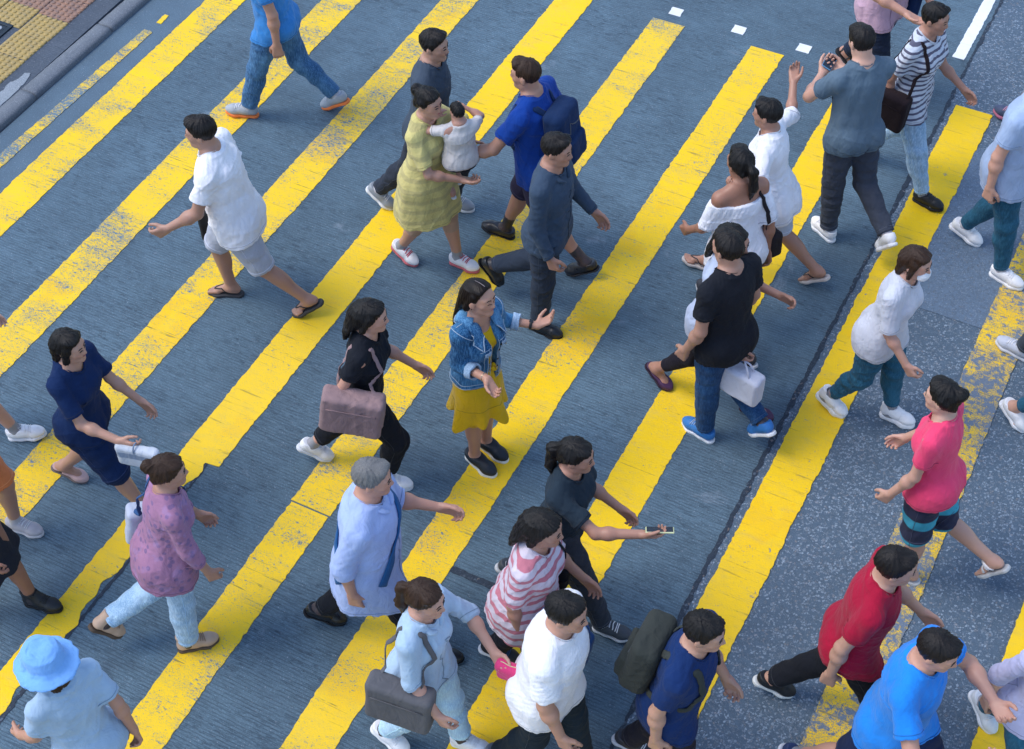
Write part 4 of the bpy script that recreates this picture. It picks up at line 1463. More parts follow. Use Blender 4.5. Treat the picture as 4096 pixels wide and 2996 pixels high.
# recessed cover with a dark metal frame set into the tactile paving
M_IRON = plastic('cast_iron', (.035, .05, .065), .45, .3, .7, .5, .3, 30)
mc = bpy.data.objects.new('manhole_cover', None); COL.objects.link(mc); mc.location = (-8.62, 7.42, HK + .006)
tag(mc, 'dark iron manhole cover with a pale round stud set into the yellow tactile paving', 'manhole cover')
m = MB()
for a, b, c_, d_ in ((-.60, 0, -.035, 0), (-.60, 0, -.565, -.53), (-.035, 0, -.53, -.035), (-.60, -.565, -.53, -.035)):
    m.box(a, b, c_, d_, -.05, .004, .003)
m.build('frame', M_IRON, mc)
m = MB()
m.add([(-.04, -.04, .0005), (-.04, -.19, .0005), (-.19, -.04, .0005), (-.04, -.04, -.04), (-.04, -.19, -.04), (-.19, -.04, -.04)], [(0, 2, 1), (3, 4, 5), (0, 1, 4, 3), (1, 2, 5, 4), (2, 0, 3, 5)])
m.build('corner_plate', M_IRON, mc)
m = MB()
for rr in (0,):
    V = [(-.085 + q * math.cos(k * math.pi / 10), -.085 + q * math.sin(k * math.pi / 10), z) for q, z in ((.026, 0), (.026, .005), (.02, .007)) for k in range(20)]
    m.add(V, [(i * 20 + k, i * 20 + (k + 1) % 20, i * 20 + 20 + (k + 1) % 20, i * 20 + 20 + k) for i in range(2) for k in range(20)] + [tuple(40 + k for k in range(20))])
m.build('stud', plastic('pale_metal', (.42, .45, .47), .5, 0, .6), mc)
m = MB()
m.add([(-.20, -.045, -.002), (-.56, -.045, -.002), (-.56, -.525, -.002), (-.045, -.525, -.002), (-.045, -.20, -.002)] + [(-.20, -.045, -.04), (-.56, -.045, -.04), (-.56, -.525, -.04), (-.045, -.525, -.04), (-.045, -.20, -.04)],
      [(0, 1, 2, 3, 4), (0, 5, 6, 1), (1, 6, 7, 2), (2, 7, 8, 3), (3, 8, 9, 4), (4, 9, 5, 0)])
m.build('tile_inset', M_TY, mc)

# ------------------------------------------------------------------ the woman who stands still
class Still(Person):
    paint = False


DEN = fabric((.012, .070, .175), 'denim', (.085, .25, .43), fold=.5)
DENC = fabric((.022, .10, .23), 'denim', (.13, .31, .50), fold=.3)
DENL = fabric((.24, .36, .50), 'denim', (.34, .46, .60))
MUST = fabric((.72, .435, .006), fold=.45, rough=.7)
STI = plastic('pale_stitching', (.38, .48, .58), .8)
hp_ = Still('woman standing still in denim jacket and mustard dress, both palms turned up', (1059, 1028), (1159, 1028), 'f', 'R', 'stand', 1.565, 'f', facing=-16, lean=4, yaw=8, pitch=2, tilt=-4,
            skin='mid', hair=None, shoes=('slipon', (.010, .016, .026), (.78, .77, .72)), group=None, girth=.93, vox=.0045, toeout=3, twist=2,
            armR=('ik', (.150, .240, .215), (.06, -.8, -.7), (-.05, .55, .85), 30, (.18, .72, -.42)), armL=('ik', (-.405, .145, .185), (-.35, -.5, -1), (.15, -.25, 1), 26, (-.80, .42, .26)))
H_ = hp_
s = H_.s
C_, Hd = H_.C, H_.H


def slab(rows, th, name, mat, parent):
    """closed sheet from a grid of points, th thick along its normals"""
    G = np.array(rows, float); a, b = G.shape[:2]
    du = np.gradient(G, axis=0); dv = np.gradient(G, axis=1)
    n = np.cross(du, dv); n /= np.linalg.norm(n, axis=2, keepdims=True) + 1e-9
    cen = H_.P0 + np.array([0, 0, .3])
    if ((G - cen) * n).sum() < 0: n = -n
    V = np.concatenate([(G + n * th).reshape(-1, 3), G.reshape(-1, 3)])
    Fq = []
    for i in range(a - 1):
        for j in range(b - 1):
            q = [i * b + j, (i + 1) * b + j, (i + 1) * b + j + 1, i * b + j + 1]
            Fq += [tuple(q), tuple(x + a * b for x in q[::-1])]
    rim = [j for j in range(b)] + [i * b + b - 1 for i in range(1, a)] + [(a - 1) * b + j for j in range(b - 2, -1, -1)] + [i * b for i in range(a - 2, 0, -1)]
    for k in range(len(rim)):
        x, y = rim[k], rim[(k + 1) % len(rim)]
        Fq.append((x, y, y + a * b, x + a * b))
    slab.top = (G + n * th)
    return raw_mesh(name, V, Fq, mat, parent, True)


# --- jacket body
J = Field()
jst = []
for z, cx, cy, rx, ry in H_.torso_st(.029, -.07, .53):
    if z < .26 * s: rx = max(rx, (.143 + .07 * max(0, .08 - z)) * s); ry = max(ry, (.132 + .09 * max(0, .08 - z)) * s)
    jst.append((z, cx, cy, rx, ry))
J.add(loft(jst, H_.P0, H_.Rc, lambda th, z: (.018 * np.sin(th * 7 + z * 6) * np.clip((.3 - z) / .3, 0, 1)).astype(f32)))
for sd in (-1, 1):
    J.add(ell(C_(sd * .064, .070, .33), np.array([.066, .072, .075]) * s), .05)
    A = H_.arm[sd]
    J.add(cone(C_(sd * .05, -.022, .505), A['S'], .056 * s, .060 * s), .04)
    J.add(cone(A['S'], A['E'], .062 * s, .052 * s), .035)
    e = A['E'] + (A['W'] - A['E']) * (.46 if sd > 0 else .40)
    J.add(cut(cone(A['E'], e, .050 * s, .047 * s), e - (A['W'] - A['E']) * .05, A['W'] - A['E']), .02)
J.clip(plane(C_(0, 0, -.03), -H_.Rc[:, 2]), .004)
Jn = Field(); Jn.ops = list(J.ops)

# --- dress
D_ = Field()
st = [t for t in H_.torso_st(.007, -.03, .53)]
st = [(-.44 * s, 0, .018, .212 * s, .190 * s), (-.32 * s, 0, .010, .192 * s, .168 * s), (-.22 * s, 0, .004, .178 * s, .150 * s), (-.12 * s, 0, -.004, .170 * s, .138 * s)] + st
def dfold(th, z):
    w = np.clip((-.10 * s - z) / (.30 * s), 0, 1)
    return (w ** 1.3 * .19 * (np.sin(th * 7 + 1.4) * .62 + np.sin(th * 4 + .6) * .4 + np.sin(th * 12 + 2.0) * .2) + .012 * np.sin(th * 13 + z * 8) * np.clip(w * 3, 0, 1)).astype(f32)
D_.add(loft(st, H_.P0, H_.Rc, dfold))
for sd in (-1, 1):
    D_.add(ell(C_(sd * .062, .072, .335), np.array([.054, .050, .056]) * s), .05)
    D_.add(cone(C_(sd * .055, -.02, .505), H_.arm[sd]['S'], .046 * s, .048 * s), .04)
def dhem(P):
    q = (P - H_.P0); th = np.arctan2(q[:, 1], q[:, 0])
    hz = (-.395 * s) - .026 * np.sin(th * 7 + 1.4) - .016 * np.sin(th * 4 + .6)
    return (hz - q[:, 2]).astype(f32) * .8
D_.clip(dhem, .003)
def inside_jacket(P):
    z = (P - H_.P0) @ H_.Rc[:, 2].astype(f32)
    return (Jn.eval(P) + .017 - np.clip((-.030 * s + .012 - z), 0, 1) * 6).astype(f32)
D_.sub(cone(C_(0, .055, .50), H_.neck + H_.Rc @ np.array([0, .06, .1]), .072 * s, .09 * s), .006)
for sd, w, pr in H_.leg_prims(.012):
    if w in ('thigh', 'quad'): D_.add(pr, .05)
D_.clip(inside_jacket, .004)
D_.disp = wrinkle(11, .0035, 15, (1, 1, .5))
dress = emit(D_, .0055, 'dress', MUST, H_.root)
m = MB()
sq = [C_(.26 * math.cos(a), .26 * math.sin(a), -.235 + .0 * a) for a in np.linspace(0, 2 * math.pi, 61)[:-1]]
m.tube(list(D_.project(np.array(sq, f32), .0005, 8)), .0016, 5, closed=True)
m.build('flounce_seam', plastic('mustard_thread', (.36, .25, .006), .8), dress, True)
# bow at the waist
m = MB()
wf = D_.project(np.array([C_(x, .2, z) for x, z in ((-.012, .115), (.0, .115), (.03, .13), (.052, .105), (.03, .095), (-.03, .135), (-.06, .115), (-.035, .095), (.012, .06), (.022, -.01), (.030, -.09), (-.012, .06), (-.022, -.02), (-.034, -.11))], f32), .012, 6)
k0 = wf[1]
for ids in ((1, 2, 3, 4, 1), (1, 5, 6, 7, 1)):
    q = curve([wf[i] + (np.array([0, .014, 0]) if i != 1 else 0) for i in ids], 22)
    m.tube(list(q), .012, 8, ([np.array([.2, .3, 1.])] * len(q), .35))
for ids in ((1, 8, 9, 10), (1, 11, 12, 13)):
    q = curve([wf[i] for i in ids], 16)
    m.tube(list(q), [.010 + .010 * i / 15 for i in range(16)], 8, ([np.array([0, 1., .2])] * 16, .25))
m.tube([k0 + np.array([-.012, .008, .004]), k0 + np.array([0, .014, 0]), k0 + np.array([.012, .008, -.004])], [.010, .014, .010], 8)
m.build('waist_bow', MUST, dress, True)

# --- jacket, opened in front
J.sub(rbox(C_(-.004, .16, .22), np.array([.033, .16, .34]) * s, .01, H_.Rc), .006)
J.sub(cone(C_(-.004, .15, .40), C_(0, .03, .56), .045 * s, .078 * s), .008)
J.sub(cone(H_.neck + H_.Rc @ np.array([0, .008, -.03]), H_.neck + H_.Rc @ np.array([0, .02, .1]), .066 * s, .08 * s), .008)
_w1, _w2 = wrinkle(21, .005, 15, (1, 1, .7)), wrinkle(22, .003, 38)
J.disp = lambda P: _w1(P) + _w2(P)
jac = emit(J, .0045, 'denim_jacket', DEN, H_.root)


def onj(pts, off=.004, n=None):
    q = np.array(pts, f32) if n is None else curve(pts, n).astype(f32)
    dd = J.disp; J.disp = None
    q = J.project(q, off + .0025, 6); J.disp = dd
    return q


for sd in (-1, 1):
    I_ = curve([C_(sd * x, y, z) for x, y, z in ((0, -.072, .545), (.046, -.060, .542), (.070, -.012, .527), (.070, .040, .500), (.056, .085, .455))], 18)
    O_ = curve([C_(sd * x, y, z) for x, y, z in ((0, -.118, .500), (.062, -.108, .495), (.118, -.030, .478), (.130, .055, .430), (.098, .138, .370))], 18)
    rows = []
    for i in range(18):
        r_ = []
        for t in np.linspace(0, 1, 7):
            q = I_[i] * (1 - t) + O_[i] * t + np.array([0, 0, .014 * math.sin(t * math.pi)])
            r_.append(q)
        rows.append(r_)
    G = np.array(rows).reshape(-1, 3).astype(f32)
    for _ in range(5):
        d, g = J.grad(G)
        push = np.clip(.012 - d, 0, .03)[:, None]
        G = G + g * push
    tt = np.tile(np.linspace(0, 1, 7), 18)
    d, g = J.grad(G)
    pull = np.where(tt > .6, np.clip(d - .014, 0, .05) * (tt - .6) / .4, 0)[:, None]
    G = G - g * pull
    rows = G.reshape(18, 7, 3)
    col_ = slab(rows, .007, 'collar', DENC, jac)
    m = MB()
    tp_ = slab.top
    edge = [tp_[i][6] for i in range(18)] + [tp_[17][t] for t in range(5, -1, -1)]
    m.tube(edge, .0034, 5)
    m.build('stitching', STI, col_, True)
    # rolled cuff
    A = H_.arm[sd]; ax = nz(A['W'] - A['E']); L_ = np.linalg.norm(A['W'] - A['E'])
    fr = .40 if sd > 0 else .34
    a, b = A['E'] + ax * L_ * fr, A['E'] + ax * L_ * (fr + .20)
    K = Field()
    K.add(cut(cut(cone(a, b, .059 * s, .057 * s), b, ax), a, -ax), 0)
    K.sub(cone(a, b + ax * .05, .040 * s, .040 * s), .004)
    K.disp = wrinkle(31 + sd, .006, 26)
    cu = emit(K, .0045, 'cuff', DENL, jac)
    # pocket flap and welt
    rows = []
    for u in np.linspace(0, 1, 13):
        x = .052 + .068 * u
        low_ = .316 - .018 * (1 - abs(2 * u - 1))
        rows.append([C_(sd * x, .2, .352 + (low_ - .352) * t) for t in np.linspace(0, 1, 6)])
    G = onj(np.array(rows).reshape(-1, 3), .004).reshape(13, 6, 3)
    fl = slab(G, .005, 'pocket_flap', DENL, jac)
    m = MB()
    loop = [G[i][0] for i in range(13)] + [G[12][t] for t in range(1, 6)] + [G[i][5] for i in range(11, -1, -1)] + [G[0][t] for t in range(4, 0, -1)]
    G = slab.top
    loop = [G[i][0] for i in range(13)] + [G[12][t] for t in range(1, 6)] + [G[i][5] for i in range(11, -1, -1)] + [G[0][t] for t in range(4, 0, -1)]
    m.tube(loop, .0017, 5, closed=True)
    m.build('stitching', STI, fl, True)
    bc = G[6][3]
    emit(Field().add(ell(bc + np.array([0, .008, .0]), (.0055, .004, .0055)), 0), .003, 'button', plastic('brass', (.30, .22, .13), .35, 0, .8), fl)
    # seams of the jacket
    m = MB()
    m.tube(list(onj([C_(sd * .034, .2, z) for z in np.linspace(-.012, .40, 34)], .002)), .0021, 5)
    m.tube(list(onj([C_(sd * .062, .2, z) for z in np.linspace(-.012, .37, 30)], .0015)), .0016, 5)
    m.tube(list(onj([C_(sd * (.060 + .012 * t), .2, .30 - .27 * t) for t in np.linspace(0, 1, 20)], .0015)), .0016, 5)
    m.tube(list(onj([C_(sd * (.118 - .020 * t), .2, .30 - .27 * t) for t in np.linspace(0, 1, 20)], .0015)), .0016, 5)
    m.tube(list(onj([C_(sd * x, .16, .366 + .02 * (x - .05)) for x in np.linspace(.04, .15, 16)], .0015)), .0016, 5)
    c0 = H_.arm[sd]['S']; axs = nz(H_.arm[sd]['E'] - c0 + np.array([sd * .25, 0, 0])); e1 = nz(np.cross(axs, [0, 1., 0])); e2 = np.cross(axs, e1)
    m.tube(list(onj([c0 - np.array([sd * .012, 0, 0]) + (e1 * math.cos(q) + e2 * math.sin(q)) * .085 for q in np.linspace(0, 6.283, 37)[:-1]], .002)), .0021, 5, closed=True)
    m.tube(list(onj([C_(sd * (.075 + .09 * t), -.005 - .02 * t, .56 - .05 * t) for t in np.linspace(0, 1, 12)], .002)), .0018, 5)
    m.build('stitching', STI, jac, True)
# waistband stitching, buttons and buttonholes
m = MB()
for zz in (.022, -.008):
    q = [C_(.3 * math.sin(a), .3 * math.cos(a), zz) for a in np.linspace(.13, 2 * math.pi - .13, 70)]
    m.tube(list(onj(q, .0015)), .0017, 5)
m.build('stitching', STI, jac, True)
for i, z in enumerate((.03, .105, .18, .255, .325)):
    bp = onj([C_(-.047, .2, z)], .003)[0]
    emit(Field().add(ell(bp, (.0072, .004, .0072)), 0), .003, 'button', plastic('dark_button', (.03, .035, .045), .3, 0, .6), jac)
    hpnt = onj([C_(.046 - .010 * t, .2, z + .004) for t in (-1, -.3, .3, 1)], .002)
    m = MB(); m.tube(list(hpnt), .0018, 5); m.build('buttonhole', STI, jac, True)

# --- hair, parted on her left, tucked behind the ear
Hf = Field()
Hf.add(ell(Hd(0, -.016, .030), np.array([.081, .099, .092]) * s, H_.Rh))
Hf.add(ell(Hd(.02, .030, .082), np.array([.052, .052, .030]) * s, H_.Rh), .03)
hpt, hnn = Hd(0, .056, .084), H_.Rh @ np.array([0, .92, -.40])
Hf.clip(plane(hpt, hnn), .012)
Mx = np.linalg.qr(np.stack([H_.Rc[:, 0] + H_.Rh[:, 0], H_.Rc[:, 1] + H_.Rh[:, 1], np.array([0, 0, 2.])], 1))[0]; Mx *= np.sign(np.diag(Mx))
n0 = Hd(0, -.060, .02)
hst = [(-.40, .012, -.105, .030, .014), (-.34, .01, -.100, .055, .022), (-.24, .006, -.088, .072, .030), (-.14, .0, -.062, .078, .040), (-.06, 0, -.030, .080, .058), (.0, 0, -.004, .079, .074), (.05, 0, .012, .06, .06)]
Hf.add(loft([tuple(x * s for x in r_) for r_ in hst], n0, Mx, lambda th, z: (.010 * np.sin(th * 17 + z * 4) + .008 * np.sin(th * 31 - z * 6)).astype(f32)), .025)
for sd in (-1, 1): Hf.add(cone(Hd(sd * .070, .004, .045), Hd(sd * .078, -.050, -.055), .017 * s, .024 * s), .02)
def hdisp(P):
    q = ((P - H_.hc) @ H_.Rh).astype(f32) / s
    th = np.arctan2(q[:, 0], q[:, 1] + .03)
    return (.0007 * np.sin(th * 29 + q[:, 2] * 5) + .0006 * np.sin(th * 47 - q[:, 2] * 6)).astype(f32)
Hf.disp = hdisp
hair = emit(Hf, .0045, 'hair', hair_mat((.008, .0045, .0035), .25), H_.root)
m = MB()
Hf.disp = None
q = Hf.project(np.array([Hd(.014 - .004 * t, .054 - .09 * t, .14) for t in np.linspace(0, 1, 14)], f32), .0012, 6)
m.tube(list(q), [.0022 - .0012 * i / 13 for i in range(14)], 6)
m.build('parting_highlight', plastic('crown', (.26, .22, .22), .6), hair, True)  # pale grey line on the parting, a hair highlight put into colour

# --- face and jewellery
Bf = H_.field
def onf(pts, off=.0008, n=None):
    q = np.array([Hd(*p_) for p_ in pts], f32)
    if n: q = curve(q, n).astype(f32)
    return Bf.project(q, off, 5)
BROW = plastic('brow_hair', (.022, .015, .013), .8)
LIP = plastic('lips', (.40, .13, .14), .4)
for sd in (-1, 1):
    m = MB(); q = onf([(sd * .014, .11, .0255), (sd * .024, .11, .0295), (sd * .036, .10, .0315), (sd * .048, .09, .0265)], .0006, 12)
    m.tube(list(q), [.0022, .0028, .003, .003, .003, .0029, .0028, .0026, .0023, .002, .0016, .001], 6); m.build('eyebrow', BROW, H_.root, True)
    m = MB(); q = onf([(sd * .0175, .11, .0015), (sd * .025, .11, -.0025), (sd * .034, .11, -.003), (sd * .046, .10, .0015)], .0006, 12)
    m.tube(list(q), [.0010, .0014, .0017, .0018, .0019, .0019, .0019, .0018, .0018, .0017, .0014, .001], 6); m.build('eyelashes', BROW, H_.root, True)
m = MB()
for z, r_ in ((-.0545, .0032), (-.0625, .0040)):
    q = onf([(-.021, .11, -.0585), (-.011, .12, z), (0, .12, z - (.0006 if z < -.06 else -.0004)), (.011, .12, z), (.021, .11, -.0585)], -.0006, 13)
    m.tube(list(q), [.0006 + (r_ - .0006) * math.sin(math.pi * i / 12) ** .7 for i in range(13)], 8)
m.build('lips', LIP, H_.root, True)
for sd in (-1, 1): emit(Field().add(ell(Hd(sd * .0865, -.004, -.036), (.0048, .0048, .0048)), 0), .0025, 'earring', plastic('black_stone', (.008, .008, .01), .15), H_.root)
GOLD = plastic('pale_gold', (.75, .62, .42), .22, 0, 1.0)
def ring_at(sd, u, rad, r, name, mat, flat=None, parent=None):
    A = H_.arm[sd]; ax = nz(A['W'] - A['E']); c = A['E'] + (A['W'] - A['E']) * u
    e1 = nz(np.cross(ax, [0.3, .2, 1])); e2 = np.cross(ax, e1)
    pts = [c + (e1 * math.cos(q) + e2 * math.sin(q)) * rad for q in np.linspace(0, 2 * math.pi, 33)[:-1]]
    q = Bf.project(np.array(pts, f32), r * .5, 4)
    m = MB()
    if flat: m.tube(list(q), r, 8, ([nz(x - c) for x in q], flat), closed=True)
    else: m.tube(list(q), r, 8, closed=True)
    return m.build(name, mat, parent or H_.root, True), c
ring_at(1, .90, .034, .0024, 'bracelet', GOLD)
wt, wc = ring_at(-1, .84, .034, .0085, 'wristwatch', plastic('watch_strap', (.012, .012, .014), .5), .25)
A = H_.arm[-1]; ax = nz(A['W'] - A['E'])
nn = nz(np.array([.5, -.75, .3])); nn = nz(nn - ax * (nn @ ax))
wq = Bf.project(np.array([wc + nn * .04], f32), .004, 5)[0]
emit(Field().add(rbox(wq, np.array([.012, .010, .004]), .0025, np.stack([ax, np.cross(nn, ax), nn], 1)), 0), .003, 'watch_face', plastic('watch_glass', (.02, .02, .024), .08), wt)

# ------------------------------------------------------------------ the passers-by
POSES['short'] = dict(f=(14, 6, 3), r=(-11, 12, -17), both=True)
POSES['pass'] = dict(f=(-1, 4, 0), r=(-14, 48, -52), both=False)
def fab(c, *a, **k): return fabric(c, *a, **k)
JEANS = fab((.030, .095, .21), 'denim', (.10, .24, .42))
LJEANS = fab((.25, .41, .60), 'denim', (.44, .60, .76))
TEAL = fab((.014, .075, .13), 'denim', (.025, .12, .20))
BLKF = fab((.012, .014, .020))
NAVYF = fab((.008, .024, .085))
CHAR = fab((.032, .040, .058))
WHT = fab((.80, .80, .85))
WH, BK = (.82, .82, .84), (.012, .014, .018)
BLKH, BRNH, GRYH = (.010, .009, .009), (.035, .018, .011), (.16, .16, .16)
def top(kind, mat, **k): return dict(kind=kind, mat=mat, **k)


def P(label, st, facing, stance, lead, pose, h, sex, tp=None, bt=None, sh=None, **k):
    p = Person.__new__(Person)
    kind = (sh or ('sneaker',))
    p.__init__(label, st, (st[0] + 100, st[1]), stance, lead, pose, h, sex, facing=facing, shoes=kind, **k)
    if bt: p.make_bottom(**bt)
    if tp: p.make_top(**tp)
    return p


def B(kind, mat, **k): return dict(kind=kind, mat=mat, **k)


def shoulder_bag(p, side, mat, label, cat='bag', hs=(.05, .13, .10), at_=(.0, .0, -.02), cross=False, rad=.03, strapm=None, name='shoulder_bag', short=False):
    """bag at one hip with its strap over the near (or, crossed, the far) shoulder"""
    s = p.s
    c = p.C(side * (.235 + at_[0]), at_[1], at_[2])
    M = p.Rc @ RZ(0.1 * side)
    o, G = bag_box(p, c, [x * s for x in hs], M, mat, name, label, cat, rad * s, seed=p.seed + 3)
    tops = [c + M @ (np.array([0, hs[1] * .75, hs[2] * .9]) * s), c + M @ (np.array([0, -hs[1] * .75, hs[2] * .9]) * s)]
    sh = -side if cross else side
    q = [tops[0], p.C(side * .17, .10, .18) if cross else p.C(side * .17, .08, .25), p.C(0 if cross else sh * .12, .14, .34) , p.C(sh * .10, .05, .50), p.C(sh * .105, -.05, .50), p.C(0 if cross else sh * .14, -.14, .34), p.C(side * .17, -.12, .16), tops[1]]
    p.strap(q, .014 * s, strapm or mat, o)
    m = MB()
    a, b = tops
    m.tube([c + M @ (np.array([side * (hs[0] + .004), y, hs[2] * .45]) * s) for y in np.linspace(-hs[1] * .8, hs[1] * .8, 6)], .004 * s, 5)
    m.build('seam', strapm or mat, o, True)
    return o


def hand_point(p, side, d=.10): return p.arm[side]['W'] + p.arm[side]['f'] * d * p.s


def hand_bag(p, side, mat, label, hs=(.05, .16, .12), drop=.22, name='tote_bag', cat='bag', rad=.03):
    s = p.s
    hp = hand_point(p, side, .075)
    c = hp + np.array([side * .015, 0, -(drop + hs[2]) * s])
    M = np.eye(3)
    o, G = bag_box(p, c, [x * s for x in hs], M, mat, name, label, cat, rad * s, seed=p.seed + 5)
    m = MB()
    for sx in (-1, 1):
        e = hs[0] * .55 * sx
        m.tube([c + np.array([e, hs[1] * .55, hs[2] - .01]) * s, c + np.array([e * .6, hs[1] * .35, hs[2] + drop * .7]) * s, hp + np.array([0, .015, -.008]) * s, hp + np.array([0, -.015, -.008]) * s, c + np.array([e * .6, -hs[1] * .35, hs[2] + drop * .7]) * s, c + np.array([e, -hs[1] * .55, hs[2] - .01]) * s], .007 * s, 6)
    m.build('handle', mat, o, True)
    return o


def backpack(p, mat, label, hs=(.14, .075, .21), trim=None):
    s = p.s
    c = p.C(0, -.20, .27)
    G = Field(); M = p.Rc
    G.add(rbox(c, np.array(hs) * s, .05 * s, M))
    G.add(rbox(c + M @ (np.array([0, -hs[1] - .005, -hs[2] * .4]) * s), np.array([hs[0] * .72, .035, hs[2] * .42]) * s, .025 * s, M), .012)
    G.disp = wrinkle(p.seed + 9, .005, 14)
    o = emit(G, .007, 'backpack', mat, None)
    p.child_world(o); tag(o, label, 'backpack')
    for sd in (-1, 1):
        p.strap([c + M @ (np.array([sd * .07, hs[1] * .9, hs[2] * .85]) * s), p.C(sd * .095, -.04, .505), p.C(sd * .10, .06, .48), p.C(sd * .11, .14, .34), p.C(sd * .14, .10, .2), c + M @ (np.array([sd * .11, hs[1], -hs[2] * .7]) * s)], .02 * s, mat, o)
    m = MB()
    zc = G.project(np.array([c + M @ (np.array([x, -.2, .09]) * s) for x in np.linspace(-hs[0] * .7, hs[0] * .7, 9)], f32), .001)
    m.tube(list(zc), .004 * s, 5)
    m.build('zip', trim or plastic('zip', (.08, .09, .10), .4), o, True)
    return o


def phone(p, side, label, color=(.02, .02, .025), scr=True):
    s = p.s; A = p.arm[side]
    M = np.stack([nz(np.cross(A['f'], A['n'])), A['f'], A['n']], 1)
    c = A['W'] + A['f'] * .10 * s + A['n'] * .026 * s
    o = emit(Field().add(rbox(c, np.array([.036, .074, .0045]), .004, M)), .0035, 'phone', plastic('phone_shell', color, .25), None)
    p.child_world(o); tag(o, label, 'phone')
    if scr: emit(Field().add(rbox(c + M[:, 2] * .004, np.array([.032, .068, .0022]), .0015, M)), .003, 'screen', plastic('phone_glass', (.02, .03, .05), .08), o)
    return o


# ---- upper left
p = P('man in blue t-shirt and jeans at the top edge, grey sneakers with orange soles', (745, 243), 196, 'r', 'L', 'contact', 1.72, 'm', skin='mid', lean=5,
      tp=top('tee', fab((.04, .22, .55)), loose=.024), bt=B('trousers', JEANS), sh=('sneaker', (.36, .39, .43), (.85, .22, .06)))
p = P('man in loose white t-shirt, pale grey shorts and dark flip-flops, leaning left', (500, 648), 205, 'f', 'R', 'flat', 1.70, 'm', skin='mid', lean=9, girth=1.1,
      tp=top('tee', WHT, loose=.032, length=-.13), bt=B('shorts', fab((.42, .45, .53)), length=.98), sh=('flipflop', BK, (.05, .05, .055)), armR=('sw', -8, 12, 40))
hand_bag(p, 1, fab((.022, .024, .026)), 'black cloth bag hanging from the hand of the man in flip-flops', hs=(.07, .16, .14), drop=.12)
p = P('woman in dark navy top and navy knee shorts holding a pale striped pouch', (345, 1150), 12, 'f', 'R', 'contact', 1.60, 'f', skin='mid', lean=6,
      tp=top('blouse', NAVYF, sleeve=.75, loose=.02, length=-.08), bt=B('shorts', NAVYF, length=1.02), sh=('flat', (.62, .42, .40), (.2, .16, .15)), hair=('bob', BLKH), armR=('sw', 26, 12, 50))
G = None
o, G = bag_box(p, hand_point(p, 1, .10) + np.array([.01, .02, -.06]), [.03, .13, .08], np.eye(3), fab((.50, .55, .62), 'stripe', (.22, .28, .38), 9), 'pouch', 'pale grey striped pouch held by the woman in navy', 'pouch', .025, seed=4)
m_ = MB(); m_.tube([hand_point(p, 1, .08) + np.array([.01 + .03 * math.cos(a), .02 + .01, .0 + .035 * math.sin(a)]) for a in np.linspace(0, 6.28, 16)[:-1]], .005, 6, closed=True); m_.build('wrist_loop', fab((.22, .28, .38)), o, True)
p = P('person in beige shorts at the left edge stepping on a stripe in white sneakers', (62, 966), 34, 'f', 'R', 'contact', 1.66, 'f', skin='light',
      tp=top('tee', fab((.55, .55, .60)), loose=.022), bt=B('shorts', fab((.45, .36, .34)), length=.9), sh=('sneaker', WH, (.75, .76, .8)), hair=('tail', BLKH))
p = P('person in orange shorts and dark t-shirt at the left edge, greyish running shoes', (57, 1170), 6, 'f', 'L', 'flat', 1.62, 'm', skin='mid',
      tp=top('tee', CHAR, loose=.024), bt=B('shorts', fab((.80, .24, .08)), length=.95), sh=('sneaker', (.50, .47, .50), (.62, .60, .62)))
p = P('woman in mauve print shirt, faded blue jeans and tan ankle boots', (438, 1424), 50, 'f', 'R', 'pass', 1.60, 'f', skin='mid', lean=12,
      tp=top('blouse', fab((.34, .17, .28), 'print', (.20, .12, .24), 24), sleeve=1.55, loose=.030, length=-.16, flare=.12), bt=B('trousers', LJEANS, hemr=.066), sh=('boot', (.52, .36, .26), (.10, .07, .05), (.35, .22, .14)), hair=('bun', BRNH), yaw=-10)
shoulder_bag(p, -1, fab((.42, .46, .56)), 'large pale grey cloth bag worn by the woman in the mauve shirt', hs=(.06, .17, .14), strapm=fab((.03, .08, .20)))
p = P('person in bright blue bucket hat and light blue shirt in the lower left corner', (200, 1690), 170, 'f', 'R', 'contact', 1.62, 'f', skin='mid', lean=5,
      tp=top('shirt', fab((.36, .50, .66)), sleeve=.7, loose=.028, length=-.14), bt=B('trousers', fab((.10, .20, .32))), sh=('sneaker', WH), hair=('bob', BRNH))
HatF = Field()
HatF.add(loft([(.0, 0, 0, .098, .116), (.05, 0, 0, .092, .108), (.085, 0, 0, .082, .098), (.10, 0, 0, .06, .075), (.105, 0, 0, .03, .04)], p.H(0, -.012, .035), p.Rh), 0)
HatF.add(loft([(-.028, 0, 0, .150, .168), (-.018, 0, 0, .142, .16), (.0, 0, 0, .108, .125), (.012, 0, 0, .098, .114)], p.H(0, -.012, .035), p.Rh), .015)
HatF.sub(ell(p.H(0, -.012, .0), np.array([.094, .11, .03]), p.Rh), .004)
HatF.disp = wrinkle(8, .006, 20)
emit(HatF, .006, 'bucket_hat', fab((.18, .40, .78)), p.root)

p = P('person in black boots and dark skirt with bare knees at the left edge', (98, 1338), 8, 'f', 'L', 'short', 1.62, 'f', skin='tan', lean=4,
      tp=top('blouse', fab((.03, .035, .045)), sleeve=.8, loose=.022, length=-.06), bt=B('skirt', fab((.02, .022, .03)), length=.40, flare=.22), sh=('boot', BK, (.012, .012, .014), (.02, .02, .02)), hair=('bob', BLKH))
